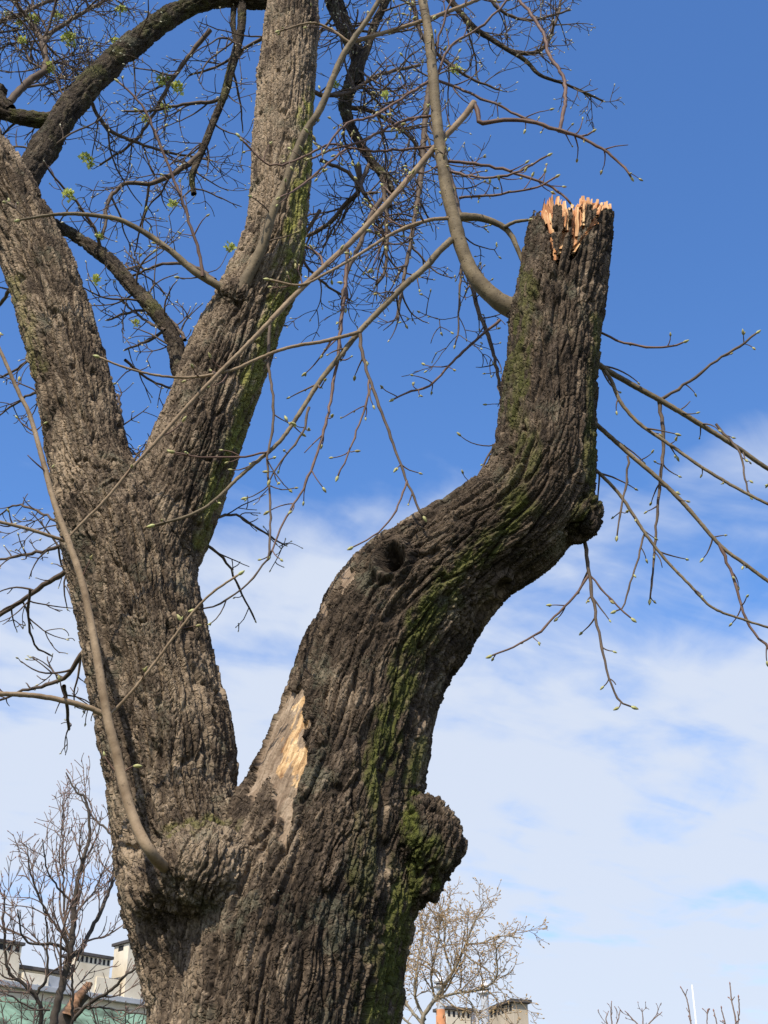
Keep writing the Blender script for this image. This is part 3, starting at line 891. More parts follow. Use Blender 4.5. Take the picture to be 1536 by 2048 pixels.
TWIG_OBJS = 0
def branch(pts, r0, r1, Y0, Y1, mat='twig', name='branch', tw=None, buds=(.032, .95), bmat='bud', label=None, relief=0.0, tree=None, tip_bud=True, k=9, own=True, tmat=None, wob=.5):
    """pts in photograph pixels; radius as half width in pixels; Y runs from Y0 to Y1 along the line"""
    global TWIG_OBJS
    tree = tree or TREE
    pts = np.array(pts, float)
    seg = np.hypot(*np.diff(pts, axis=0).T); t = np.concatenate([[0], np.cumsum(seg)]) / seg.sum()
    if np.isscalar(Y0) and not isinstance(Y1, (list, tuple)):
        Ys = Y0 + (Y1 - Y0) * t
    else:
        Ys = np.interp(t, np.linspace(0, 1, len(Y1)), Y1)
    W3 = np.array([P(x, y, Y) for (x, y), Y in zip(pts, Ys)])
    sc_ = np.array([depth_at(x, y, Y) / F for (x, y), Y in zip(pts, Ys)])
    rr = (r0 + (r1 - r0) * t) * sc_
    L_ = np.linalg.norm(np.diff(W3, axis=0), axis=1).sum()
    if relief > 0:
        n = int(L_ / .011) + 4
        c = catmull(np.column_stack([W3, rr]), n)
        C, r = c[:, :3], np.maximum(c[:, 3], .002)
        T_, U_, V_ = frames(C)
        kk = max(16, int(2 * math.pi * r.max() / .010))
        th = np.arange(kk) * 2 * math.pi / kk
        s = np.concatenate([[0], np.cumsum(np.linalg.norm(np.diff(C, axis=0), axis=1))])
        q = np.stack([np.cos(th)[None] * r[:, None], np.sin(th)[None] * r[:, None], np.broadcast_to(s[:, None], (n, kk))], -1).reshape(-1, 3)
        sd = R.randrange(1000)
        h, pl = bark_height(q + R.uniform(0, 50), .026, .085, sd)
        lump = fbm(q * (6, 6, 5) + R.uniform(0, 50), 2, sd) - .5
        rad = r[:, None] + ((h - .8) * relief + lump * .35 * r.max()).reshape(n, kk) * np.minimum(1, r / .03)[:, None]
        Vt = (C[:, None] + (U_[:, None] * np.cos(th)[None, :, None] + V_[:, None] * np.sin(th)[None, :, None]) * rad[..., None]).reshape(-1, 3)
        i = np.arange(n - 1)[:, None] * kk; j = np.arange(kk)[None]
        f = np.stack([i + j, i + (j + 1) % kk, i + kk + (j + 1) % kk, i + kk + j], -1).reshape(-1, 4)
        me = np_mesh(name, Vt, f)
        add_attr(me, 'rest', q, 'FLOAT_VECTOR'); add_attr(me, 'plate', pl); add_attr(me, 'moss', np.clip(sstep(.5, .8, fbm(q * 7, 3, sd + 4) + .25 * (h - .8)) * .5, 0, 1)); add_attr(me, 'wood', np.zeros(len(q)))
        o = mesh_obj(name, me, M[mat], tree)
        main = Twig(C[::4], r[::4])
    else:
        n = max(6, int(L_ / (.04 if mat[:5] != 'shoot' else .016)))
        c = catmull(np.column_stack([W3, rr]), n)
        C, r = c[:, :3].copy(), np.maximum(c[:, 3], .0012)
        node = (rng.random(n) < .3) * 1.0
        C[1:-1] += rng.normal(size=(n - 2, 3)) * (np.minimum(r, .006)[1:-1, None] * wob * (.22 if mat[:5] == 'shoot' else 1))
        main = Twig(C, r)
        b = Bag()
        r2 = r * (1 + np.minimum(.22, .0012 / r) * node)
        if mat[:5] == 'shoot':
            sl = np.concatenate([[0], np.cumsum(np.linalg.norm(np.diff(C, axis=0), axis=1))])
            pos, x0 = [], R.uniform(.03, .1)
            while x0 < sl[-1]:
                pos.append(x0); x0 += R.uniform(.09, .2)
            nd = np.zeros(n)
            for x0 in pos:
                nd += np.exp(-((sl - x0) / .011) ** 2)
            lum = vnoise(np.stack([sl * 9, 0 * sl, 0 * sl], 1) + R.uniform(0, 90), 4) - .5
            r2 = r * (1 + .13 * np.minimum(nd, 1) * np.minimum(1, .006 / r) + .09 * lum + (.5 * np.exp(-sl / (5 * r[0])) if r0 > 7 else 0))
        b.tube(C, r2, k)
        o = b.obj(name, M[mat], tree)
    if label: tag(o, label)
    if tw:
        sprout(main, **tw)
    tb, bb = Bag(), Bag()
    if tip_bud:
        d = main.C[-1] - main.C[-2]
        place_bud(bb, main.C[-1], d, buds[0] * 1.25)
    kids = sorted(main.kids, key=lambda x: -x.L)
    tm = M[tmat or ('twig_red' if mat in ('shoot', 'twig_red') else 'twig')]
    for kd in kids:
        if own and TWIG_OBJS < 290 and kd.L > .10:
            t1 = Bag(); emit(kd, t1, bb, buds[0], buds[1], 5)
            t1.obj('twig', tm, o); TWIG_OBJS += 1
        else:
            emit(kd, tb, bb, buds[0], buds[1], 4, False)
    x = tb.obj('twig_mass', tm, o)
    if x: tag(x, kind='stuff')
    x = bb.obj('bud_mass', M[bmat], o)
    if x: tag(x, kind='stuff')
    ALL_LINES.append(main)
    return main
ALL_LINES = []

FORE = dict(spacing=.17, lmin=.07, lmax=.24, depth=1, ang=48, lift=.5, kink=.09, single=.35)
FORE2 = dict(spacing=.15, lmin=.08, lmax=.36, depth=2, ang=46, lift=.35, kink=.06, single=.3)
CROWN = dict(spacing=.095, lmin=.25, lmax=.95, depth=3, ang=50, lift=.1, kink=.085, single=.4, flat=.1, rmin=.0024, sub=.55, sub_sp=.82)
CROWN_L = dict(spacing=.125, lmin=.2, lmax=.66, depth=3, sub_sp=.95, ang=52, lift=.1, kink=.09, single=.45, flat=.1, rmin=.0024)
HANG = dict(spacing=.22, lmin=.06, lmax=.26, depth=1, ang=42, lift=-.1, kink=.06, single=.35)

# thick old limbs of the crown
branch([(40, 372), (72, 322), (112, 258), (150, 203), (228, 122), (300, 62), (362, 22), (430, -2), (520, 2), (600, 20)], 29, 15, 6.25, 6.85, 'bark_dark', 'limb', dict(CROWN, spacing=.24, lmax=.6), (.019, .7), 'bud_pale', 'dark arching limb behind the upper stem', relief=.016, tip_bud=False, own=False)
branch([(120, 240), (60, 238), (0, 224), (-70, 200), (-150, 170)], 15, 14, 6.36, 6.45, 'bark_dark', 'limb', CROWN_L, (.019, .7), 'bud_pale', relief=.014, tip_bud=False, own=False)
branch([(20, 222), (4, 208), (-6, 190), (-2, 178)], 14, 17, 6.38, 6.38, 'bark_dark', 'stub', None, relief=.014, tip_bud=False)
branch([(18, 205), (40, 180), (68, 155), (90, 140), (86, 90), (60, 45), (25, 0), (-10, -40)], 8, 4, 6.4, 6.7, 'twig', 'branch', CROWN, (.019, .8), 'bud_pale', own=False)
branch([(86, 85), (110, 60), (150, 35), (190, 12), (240, -15)], 5, 3, 6.55, 6.8, 'twig', 'branch', CROWN, (.019, .8), 'bud_pale', own=False)
branch([(372, 760), (360, 738), (352, 695), (338, 660), (310, 620), (262, 570), (220, 522), (165, 482), (105, 448), (40, 425)], 17, 9, 6.3, 6.75, 'bark_dark', 'limb', dict(CROWN, spacing=.2), (.019, .8), 'bud_pale', 'mossy limb crossing between the two left stems', relief=.014, tip_bud=False, own=False)
branch([(483, -10), (484, 40), (478, 80), (462, 140), (448, 192), (428, 240), (408, 292), (388, 338), (384, 360), (388, 388)], 9, 6, 6.75, 6.6, 'bark_dark', 'branch', dict(CROWN_L, start=.2), (.019, .8), 'bud_pale', relief=.008, own=False, tip_bud=False)
branch([(470, -10), (466, 40), (470, 75), (476, 95)], 6, 5, 6.78, 6.72, 'bark_dark', 'branch', None, relief=.006, tip_bud=False)
branch([(400, 308), (372, 332), (330, 356), (295, 368), (255, 366), (232, 380), (217, 402), (212, 440), (205, 470)], 6, 3, 6.62, 6.5, 'twig', 'branch', CROWN_L, (.019, .8), 'bud_pale', own=False)
branch([(445, 200), (410, 205), (350, 212), (300, 222), (248, 222)], 4, 2, 6.7, 6.6, 'twig', 'branch', CROWN_L, (.019, .8), 'bud_pale', own=False)
# dark hanging limb behind, right of the upper stem
branch([(645, -60), (668, 0), (692, 62), (714, 112), (706, 160), (690, 205), (700, 250), (722, 290), (742, 320), (768, 352), (784, 385)], 19, 7, 7.2, 6.9, 'bark_dark', 'limb', dict(CROWN, spacing=.14), (.019, .6), 'bud_pale', 'dark knotty limb hanging down behind the shoots', relief=.016, tip_bud=False, own=False)
branch([(790, -40), (768, 10), (748, 52), (735, 95), (722, 130), (718, 170)], 8, 8, 7.1, 7.0, 'bark_dark', 'branch', CROWN_L, (.019, .6), 'bud_pale', relief=.008, tip_bud=False, own=False)
branch([(700, 215), (740, 222), (790, 250), (830, 285), (850, 330)], 5, 3, 7.0, 7.2, 'twig', 'branch', CROWN, (.019, .5), 'bud_pale', own=False)
branch([(716, 330), (718, 380), (690, 410), (655, 450), (615, 472)], 6, 4, 6.95, 7.2, 'twig', 'branch', CROWN, (.019, .5), 'bud_pale', own=False)
branch([(765, 350), (772, 420), (773, 480), (770, 540), (752, 570)], 5, 3, 6.9, 6.9, 'twig', 'branch', CROWN_L, (.019, .5), 'bud_pale', own=False)
branch([(742, 320), (724, 360), (725, 385), (755, 385)], 5, 3, 6.95, 6.9, 'twig', 'branch', CROWN_L, (.019, .5), 'bud_pale', own=False)
branch([(884, -20), (915, 18), (948, 55), (985, 80), (1020, 102), (1052, 122), (1080, 150), (1130, 168), (1180, 190), (1206, 202)], 7, 2, 7.0, 7.2, 'bark_dark', 'branch', dict(CROWN, spacing=.11, lmax=.5), (.019, .7), 'bud_pale', relief=.006, own=False)
branch([(1020, 102), (1065, 107), (1090, 92), (1105, 60), (1118, 20), (1125, -20)], 5, 2, 7.1, 7.2, 'twig', 'branch', dict(CROWN, lmax=.4), (.019, .6), 'bud_pale', own=False)
branch([(1018, -20), (1060, 25), (1088, 70), (1098, 110), (1125, 150), (1131, 190), (1126, 230), (1118, 262)], 3.2, 3.8, 6.7, 6.1, 'twig_red', 'branch', None, tip_bud=False)
branch([(860, 170), (850, 240), (846, 320), (835, 400), (822, 480), (800, 600), (795, 640)], 7, 3, 6.9, 6.7, 'twig', 'branch', CROWN_L, (.019, .6), 'bud_pale', own=False)
branch([(762, 400), (742, 430), (715, 500), (695, 545), (684, 610)], 5, 4, 6.6, 6.4, 'twig', 'branch', None, tip_bud=False)
branch([(878, 300), (898, 350), (915, 420), (932, 520), (956, 620), (985, 700), (1002, 790)], 7, 3, 6.55, 6.35, 'twig', 'branch', dict(CROWN_L, lmax=.3), (.026, .7), own=False)
branch([(925, 520), (918, 590), (916, 660), (910, 690)], 2.6, 1.5, 6.4, 6.4, 'twig', 'branch', CROWN_L, (.026, .7), own=False)
branch([(1000, 640), (940, 690), (900, 730), (858, 772), (820, 783), (788, 798)], 3, 1.8, 6.3, 6.1, 'twig_red', 'branch', FORE)
branch([(1005, 870), (978, 910), (955, 955), (935, 990)], 2.4, 1.6, 6.45, 6.4, 'twig', 'branch', FORE)

# the shoots in front
branch([(400, 1752), (335, 1736), (300, 1702), (272, 1650), (252, 1590), (236, 1520), (216, 1440), (205, 1380), (190, 1290), (166, 1172), (140, 1092), (110, 1010), (88, 930), (60, 832), (35, 780), (0, 700), (-40, 610)], 12.5, 2.6, 0, [5.95, 5.50, 5.52, 5.52, 5.5, 5.5, 5.5, 5.5, 5.5, 5.5, 5.5, 5.45, 5.45], 'shoot', 'shoot', dict(FORE, spacing=.45, lmax=.2, start=.2), label='long pale sucker shoot rising from the fork', k=12)
branch([(218, 1437), (190, 1420), (150, 1407), (95, 1395), (40, 1389), (-60, 1386)], 6, 4.5, 5.66, 5.4, 'shoot', 'shoot', dict(FORE, spacing=.3, lmax=.12), k=10)
branch([(222, 1428), (262, 1385), (310, 1325), (388, 1222), (432, 1180), (476, 1150)], 3.2, 2.2, 5.64, 5.5, 'shoot', 'shoot', dict(FORE, spacing=.3, lmax=.12))
branch([(130, 1082), (95, 1070), (50, 1056), (0, 1044), (-50, 1030)], 3.6, 3, 5.58, 5.4, 'shoot', 'shoot', dict(FORE, spacing=.35, lmax=.12))
branch([(132, 1080), (170, 1040), (212, 998), (262, 938), (310, 886), (350, 840), (422, 762), (492, 692), (542, 640)], 2.6, 4.6, 5.55, 5.62, 'shoot', 'shoot', dict(FORE, spacing=.4, lmax=.16), tip_bud=False)
branch([(542, 640), (600, 580), (660, 522), (706, 480), (780, 400), (830, 342), (872, 292), (905, 258), (932, 228), (948, 205)], 5.2, 6.4, 5.62, 5.95, 'shoot', 'shoot', dict(FORE2, spacing=.3), tip_bud=False, k=10, label='long pale shoot running diagonally, cut off at its end')
branch([(946, 206), (953, 216), (957, 240), (964, 246), (1010, 240), (1060, 244), (1110, 258), (1160, 275), (1200, 296), (1232, 318), (1250, 338), (1262, 354)], 5, 2.2, 5.95, 5.9, 'twig_red', 'branch', dict(FORE, spacing=.22, start=.25))
branch([(866, 158), (905, 172), (955, 193), (1000, 212), (1045, 235), (1090, 252), (1118, 262), (1165, 272), (1184, 264)], 3, 2, 6.1, 5.95, 'twig_red', 'branch', FORE)
branch([(470, 605), (482, 578), (500, 545), (526, 490), (545, 425), (568, 375), (588, 315), (612, 262), (642, 215), (680, 122), (706, 80), (742, 28), (775, -30)], 11, 4.5, 6.0, 5.6, 'shoot_grey', 'shoot', dict(FORE, spacing=.34, start=.1), k=12, label='grey-green shoot curving up from the stem')
branch([(706, 84), (770, 65), (850, 40), (930, 10), (1000, -20)], 4.5, 3.5, 5.7, 5.9, 'shoot', 'shoot', FORE2)
branch([(700, 86), (660, 58), (620, 46), (560, 62)], 3, 2, 5.7, 5.6, 'shoot', 'shoot', FORE)
branch([(485, 592), (455, 580), (420, 562), (385, 540), (345, 505), (300, 472), (262, 450), (230, 437), (160, 428), (100, 430), (40, 440)], 8.5, 2.5, 6.0, 5.65, 'shoot_grey', 'shoot', dict(FORE2, spacing=.3), k=10, label='low shoot arching left from the stem')
branch([(405, 553), (400, 510), (384, 460), (365, 402), (345, 352), (325, 300), (302, 245), (275, 200), (238, 165)], 3.4, 2, 5.9, 5.6, 'twig_red', 'shoot', dict(FORE, spacing=.2))
# shoot on the snapped limb
branch([(1050, 625), (1014, 612), (985, 592), (948, 552), (922, 492), (906, 432), (892, 372), (881, 300), (872, 222), (865, 142), (856, 60), (845, 0), (835, -60)], 15.5, 8, 5.98, 5.75, 'shoot_grey', 'shoot', dict(FORE2, spacing=.24, start=.3, lmax=.34), k=14, label='stout speckled shoot growing up from the snapped limb')
branch([(905, 436), (935, 434), (965, 437), (1000, 450), (1022, 470), (1036, 500), (1048, 528)], 7.5, 4.5, 5.93, 6.0, 'shoot_grey', 'branch', None, tip_bud=False)
branch([(1008, 454), (1030, 444), (1056, 440)], 4, 3, 5.95, 5.9, 'shoot_grey', 'branch', None)
branch([(905, 436), (860, 440), (820, 452), (780, 470), (740, 495), (700, 520), (650, 548), (600, 570), (540, 560)], 4, 2.2, 5.9, 5.6, 'shoot', 'shoot', dict(FORE2, spacing=.2))
branch([(902, 480), (876, 505), (850, 535), (815, 565), (785, 595), (752, 628), (720, 662), (680, 712), (640, 762), (600, 825), (562, 880), (520, 918), (480, 952), (430, 1000), (380, 1030), (310, 1050)], 7, 2.5, 5.9, 5.55, 'shoot_grey', 'shoot', dict(FORE, spacing=.22))
branch([(720, 664), (690, 672), (640, 684), (600, 690), (560, 700), (510, 720), (470, 738), (420, 750), (370, 755), (310, 750), (250, 735), (200, 715)], 4, 2, 5.75, 5.5, 'shoot', 'shoot', dict(FORE, spacing=.25))
branch([(720, 668), (728, 720), (745, 775), (765, 830), (785, 885), (812, 958), (830, 1000), (846, 1032)], 3.6, 2.2, 5.75, 5.75, 'twig', 'branch', dict(HANG, lmax=.2))
branch([(738, 760), (735, 800), (718, 850), (700, 900), (676, 952)], 2.3, 1.6, 5.75, 5.7, 'twig_red', 'branch', HANG)
branch([(814, 962), (800, 1000), (780, 1040), (748, 1070), (706, 1094)], 2, 1.5, 5.75, 5.6, 'twig_red', 'branch', None)
branch([(695, 500), (690, 580), (682, 650), (672, 740), (655, 830), (634, 910), (604, 980), (570, 1040), (540, 1110)], 4, 1.8, 5.9, 5.6, 'twig_red', 'branch', HANG)
branch([(540, 650), (536, 720), (545, 790), (547, 840), (540, 890), (535, 930), (540, 1000), (541, 1060), (536, 1110), (515, 1145), (480, 1180), (430, 1212), (392, 1220)], 3, 1.6, 5.7, 5.55, 'twig', 'branch', HANG)
branch([(618, 815), (610, 850), (590, 890), (560, 925), (540, 960)], 2.6, 1.5, 5.7, 5.6, 'twig', 'branch', HANG)
branch([(535, 905), (500, 912), (450, 915), (400, 914), (350, 905)], 2.2, 1.6, 5.65, 5.45, 'twig_red', 'branch', dict(HANG, spacing=.3))
branch([(868, 292), (800, 300), (730, 302), (660, 290), (600, 318), (540, 330), (480, 275)], 2.6, 1.8, 5.95, 5.6, 'twig_red', 'branch', FORE)
branch([(862, 232), (820, 238), (770, 258), (720, 285), (660, 300), (620, 318)], 3, 2, 5.9, 5.7, 'twig_red', 'branch', FORE2)
branch([(880, 320), (930, 326), (980, 333), (1030, 345), (1070, 360), (1100, 372), (1120, 385), (1142, 408)], 3.4, 2.2, 5.9, 5.85, 'twig_red', 'branch', FORE)
branch([(882, 338), (930, 350), (980, 356), (1030, 346), (1066, 328), (1094, 312)], 2.8, 2, 5.9, 5.7, 'twig_red', 'branch', FORE)
branch([(918, 396), (960, 392), (1020, 385), (1080, 372), (1110, 355)], 2.6, 1.8, 5.95, 5.8, 'twig_red', 'branch', FORE)
branch([(700, 290), (640, 340), (590, 380), (560, 395)], 2.6, 1.8, 5.9, 5.6, 'twig_red', 'branch', FORE)
branch([(860, 160), (800, 200), (740, 235), (690, 250), (650, 300)], 3.2, 2, 5.9, 5.6, 'twig_red', 'branch', FORE2)
branch([(862, 190), (900, 95), (960, 55), (1015, 0), (1040, -30)], 3, 2, 5.9, 5.8, 'twig_red', 'branch', FORE)
branch([(866, 165), (872, 100), (892, 30), (910, -30)], 2.6, 2, 5.9, 5.7, 'twig_red', 'branch', FORE)
# the fan of drooping shoots behind the snapped limb
FAN = dict(spacing=.22, lmin=.07, lmax=.26, depth=1, ang=46, lift=.05, kink=.05, single=.35)
branch([(1150, 690), (1195, 728), (1258, 766), (1320, 800), (1400, 848), (1470, 892), (1540, 940), (1640, 1000)], 6.5, 4, 6.2, 6.5, 'shoot_grey', 'branch', FAN, label='drooping shoot reaching right behind the snapped limb')
branch([(1320, 800), (1350, 782), (1382, 760), (1412, 738), (1440, 715), (1475, 695), (1512, 667)], 3.2, 2.2, 6.32, 6.2, 'twig', 'branch', dict(FAN, lmax=.12))
branch([(1318, 800), (1325, 850), (1326, 900), (1320, 970), (1312, 1060), (1306, 1130), (1300, 1198)], 4, 1.8, 6.32, 6.3, 'twig', 'branch', dict(FAN, lmax=.16))
branch([(1210, 742), (1222, 760), (1242, 805), (1280, 848), (1338, 888), (1390, 925), (1432, 952), (1490, 985), (1560, 1020)], 4, 3, 6.15, 6.0, 'shoot_grey', 'branch', FAN)
branch([(1150, 810), (1192, 848), (1250, 900), (1322, 962), (1372, 1012), (1440, 1090), (1490, 1128), (1560, 1180)], 5.2, 3.4, 6.2, 6.2, 'shoot_grey', 'branch', FAN)
branch([(1150, 900), (1190, 938), (1240, 990), (1290, 1066), (1330, 1118), (1378, 1168), (1425, 1215), (1490, 1240), (1560, 1262)], 3.8, 2.2, 6.2, 6.1, 'shoot_grey', 'branch', FAN)
branch([(1438, 1088), (1452, 1120), (1472, 1170), (1490, 1232), (1515, 1272), (1560, 1330)], 3.2, 2.2, 6.2, 6.15, 'twig_red', 'branch', dict(FAN, lmax=.14))
branch([(1290, 1066), (1275, 1120), (1258, 1175), (1246, 1215), (1232, 1222)], 2.2, 1.6, 6.18, 6.1, 'twig', 'branch', dict(FAN, lmax=.1))
branch([(1255, 912), (1252, 970), (1242, 1020), (1234, 1072)], 2.4, 1.6, 6.2, 6.15, 'twig', 'branch', dict(FAN, lmax=.1))
branch([(1168, 1060), (1172, 1105), (1180, 1160), (1192, 1235), (1205, 1300), (1220, 1365), (1238, 1400), (1262, 1413)], 4.2, 1.8, 6.05, 5.95, 'twig', 'branch', dict(FAN, spacing=.2, lmax=.2), label='twig spray hanging under the elbow of the limb')
branch([(1178, 1150), (1150, 1190), (1120, 1222), (1085, 1258), (1040, 1288), (984, 1311)], 2.6, 1.8, 6.03, 5.9, 'twig_red', 'branch', dict(FAN, lmax=.1))
branch([(1179, 1150), (1205, 1180), (1232, 1210), (1262, 1236)], 2, 1.5, 6.03, 6.0, 'twig_red', 'branch', dict(FAN, lmax=.08))
branch([(1170, 655), (1206, 668), (1250, 685), (1300, 695), (1340, 692), (1366, 685)], 2.6, 2, 6.1, 6.0, 'twig_red', 'branch', dict(FAN, spacing=.3, lmax=.1))
branch([(1432, 848), (1478, 905), (1490, 960), (1500, 990)], 2.6, 1.8, 6.4, 6.3, 'twig', 'branch', dict(FAN, lmax=.1))
# left edge: twigs behind the left stem
for pts, r0, r1 in (([(190, 1280), (165, 1305), (135, 1350), (95, 1370), (50, 1380), (0, 1400)], 6, 2), ([(128, 1372), (133, 1400), (138, 1458)], 4, 3),
                    ([(170, 1120), (120, 1150), (60, 1190), (0, 1230), (-50, 1260)], 6, 3), ([(140, 1085), (80, 1105), (20, 1115), (-40, 1130)], 4, 2),
                    ([(60, 1180), (55, 1230), (70, 1290), (100, 1310)], 3, 1.6), ([(140, 1060), (70, 1020), (30, 1010), (0, 1030)], 3, 1.6),
                    ([(90, 780), (40, 800), (0, 830)], 3, 1.6), ([(80, 700), (30, 740), (-20, 760)], 3, 2), ([(30, 560), (0, 610), (-30, 640)], 4, 3)):
    branch(pts, r0, r1, 6.5, 6.9, 'twig', 'branch', dict(CROWN_L, lmax=.34), (.019, .6), 'bud_pale', own=False)
# small twigs in the upper fork and behind the middle stem
for pts, r0, r1 in (([(280, 950), (262, 920), (250, 880), (240, 820), (236, 790)], 5, 3), ([(270, 940), (300, 900), (320, 880)], 4, 2), ([(365, 690), (330, 665), (300, 680), (250, 700)], 4, 2),
                    ([(370, 680), (340, 640), (280, 620), (215, 640)], 4, 2), ([(330, 660), (290, 640), (240, 600)], 3, 2), ([(430, 560), (380, 530), (320, 530), (250, 560)], 4, 2),
                    ([(420, 1040), (470, 1030), (520, 1060), (570, 1090)], 3, 1.6), ([(400, 1080), (450, 1120), (480, 1180), (510, 1240)], 3, 1.6), ([(250, 720), (300, 760), (350, 780)], 3, 2)):
    branch(pts, r0, r1, 6.35, 6.8, 'twig', 'branch', dict(CROWN_L, lmax=.3), (.019, .8), 'bud_pale', own=False)
# outlying crown above the frame's corners
for pts, r0, r1, Y0, Y1 in (([(-120, 120), (-40, 60), (60, 20), (160, -30)], 6, 3, 6.5, 6.9), ([(560, 60), (500, 90), (440, 130), (380, 150)], 4, 2, 6.6, 6.9), ([(600, 180), (680, 190), (760, 150), (840, 130)], 5, 3, 6.7, 7.1),
                            ([(640, 320), (700, 350), (760, 430), (820, 440)], 4, 2, 6.8, 7.1), ([(640, 420), (600, 500), (640, 560), (700, 600)], 4, 2, 6.8, 7.0), ([(820, -20), (850, 80), (930, 150), (1000, 180)], 5, 2, 6.9, 7.1),
                            ([(960, -30), (1000, 20), (1060, 40), (1140, 20)], 4, 2, 6.9, 7.1), ([(300, 30), (260, 90), (180, 150), (100, 190)], 4, 2, 6.7, 7.0), ([(420, 60), (350, 150), (280, 270), (200, 330)], 5, 2, 6.7, 7.0), ([(180, 200), (220, 260), (320, 300), (420, 320)], 4, 2, 6.6, 6.9)):
    branch(pts, r0, r1, Y0, Y1, 'twig', 'branch', dict(CROWN, spacing=.13, lmax=.7), (.019, .6), 'bud_pale', own=False)

# flower clusters, each on a short stalk from the nearest twig
allC = np.vstack([t.C for t in ALL_LINES])
allx, ally = project(allC)
for x, y, rad in ((137, 78, 11), (115, 33, 8), (65, 40, 10), (15, 32, 7), (40, 46, 6), (45, 82, 7), (240, 20, 8), (232, 82, 7), (100, 137, 9), (325, 160, 10), (355, 176, 10), (330, 215, 7), (288, 238, 6),
                  (172, 316, 9), (180, 330, 7), (137, 389, 9), (345, 408, 7), (198, 474, 6), (460, 496, 8), (192, 560, 8), (272, 646, 6), (205, 120, 6), (772, 190, 6), (912, 140, 8), (670, 170, 6)):
    dd = np.hypot(allx - x, ally - y); i = int(np.argmin(dd + 30 * np.abs(allC[:, 1] - 6.6)))
    Yc = allC[i, 1]
    c = P(x, y, Yc); sc_ = depth_at(x, y, Yc) / F
    b = Bag()
    rad *= 1.55
    for k in range(64):
        d = rng.normal(size=3); d /= np.linalg.norm(d); d[2] = abs(d[2]) * .8 if R.random() < .7 else d[2]
        p0 = c + d * rad * sc_ * R.uniform(.05, .8)
        u = rand_perp(d); v = np.cross(d, u); w = rad * sc_ * R.uniform(.2, .36)
        b.raw(np.array([p0, p0 + u * w + d * w * .5, p0 + d * w * 1.7, p0 - u * w + d * w * .5]), np.array([[0, 1, 2, 3]]))
    b.obj('flower_cluster', M['flower'], TREE)
    if dd[i] < 150:
        st = Bag(); mid = (allC[i] + c) / 2 + rng.normal(size=3) * .03
        st.tube(catmull(np.array([allC[i], mid, c]), 8), np.linspace(.0035, .002, 8), 5)
        st.obj('twig', M['twig'], TREE)

# ------------------------------------------------------------------ background buildings
M['plaster'] = noise_mat('old cream plaster', [(0.3, (0.58, 0.51, 0.38)), (0.7, (0.80, 0.73, 0.58))], .9, 8, 0.9, 0.01, stretch=(1, 1, .6))
M['plaster_grey'] = noise_mat('weathered tan plaster', [(0.3, (0.40, 0.34, 0.25)), (0.7, (0.62, 0.54, 0.41))], 1.1, 8, 0.9, 0.01, stretch=(1, 1, .5))
M['tar'] = noise_mat('dark coping', [(0.3, (0.05, 0.047, 0.045)), (0.7, (0.11, 0.10, 0.095))], 2, 4, 0.8)
M['tin'] = noise_mat('grey roofing tin', [(0.3, (0.30, 0.32, 0.34)), (0.7, (0.50, 0.52, 0.54))], .8, 5, 0.55, spec=.5)
M['white'] = noise_mat('white painted metal', [(0.3, (0.70, 0.71, 0.72)), (0.7, (0.82, 0.82, 0.82))], 3, 3, 0.45, spec=.4)
M['steel'] = noise_mat('galvanised steel', [(0.3, (0.38, 0.40, 0.42)), (0.7, (0.58, 0.60, 0.62))], 3, 4, 0.4, spec=.5)
M['void'] = noise_mat('dark vent opening', [(0.3, (0.02, 0.02, 0.02)), (0.7, (0.04, 0.04, 0.04))], 3, 2, 0.9)
M['copper'] = noise_mat('green patina sheet', [(0.38, (0.06, 0.075, 0.045)), (0.62, (0.22, 0.34, 0.23))], .8, 7, 0.7, stretch=(1, 1, .5))
M['terracotta'] = noise_mat('terracotta', [(0.3, (0.42, 0.17, 0.07)), (0.7, (0.56, 0.26, 0.12))], 3, 3, 0.85)
M['glass'] = noise_mat('dark window glass', [(0.3, (0.03, 0.04, 0.05)), (0.7, (0.06, 0.07, 0.09))], .5, 2, 0.12, spec=.6)

class Plane:
    """a vertical plane through a point, running along an azimuth (clockwise from +Y)"""
    def __init__(s, px, py, Y, az):
        s.o = P(px, py, Y); a = math.radians(az)
        s.d = np.array([math.sin(a), math.cos(a), 0]); s.n = np.array([math.cos(a), -math.sin(a), 0])   # n: to the right of the run
        s.az = a
    def uz(s, px, py):
        r = ray(px, py)
        t = ((s.o - EYE) @ s.n) / (r @ s.n)
        p = EYE + r * t
        return (p - s.o) @ s.d, p[2]
    def at(s, u, w, z):
        p = s.o + s.d * u + s.n * w; return np.array([p[0], p[1], z])
def box_on(name, pl, u0, u1, w0, w1, z0, z1, mat, parent, bevel=.012, slope=0.0):
    bm = bmesh.new()
    vs = []
    for (u, w, z) in ((u0, w0, z0), (u1, w0, z0), (u1, w1, z0), (u0, w1, z0), (u0, w0, z1), (u1, w0, z1 + slope), (u1, w1, z1 + slope), (u0, w1, z1)):
        vs.append(bm.verts.new(pl.at(u, w, z)))
    for f in ((0, 1, 2, 3), (4, 7, 6, 5), (0, 4, 5, 1), (1, 5, 6, 2), (2, 6, 7, 3), (3, 7, 4, 0)):
        bm.faces.new([vs[i] for i in f])
    bmesh.ops.recalc_face_normals(bm, faces=bm.faces)
    if bevel:
        bmesh.ops.bevel(bm, geom=list(bm.edges), offset=bevel, segments=1, affect='EDGES')
    me = bpy.data.meshes.new(name); bm.to_mesh(me); bm.free()
    return mesh_obj(name, me, mat, parent)
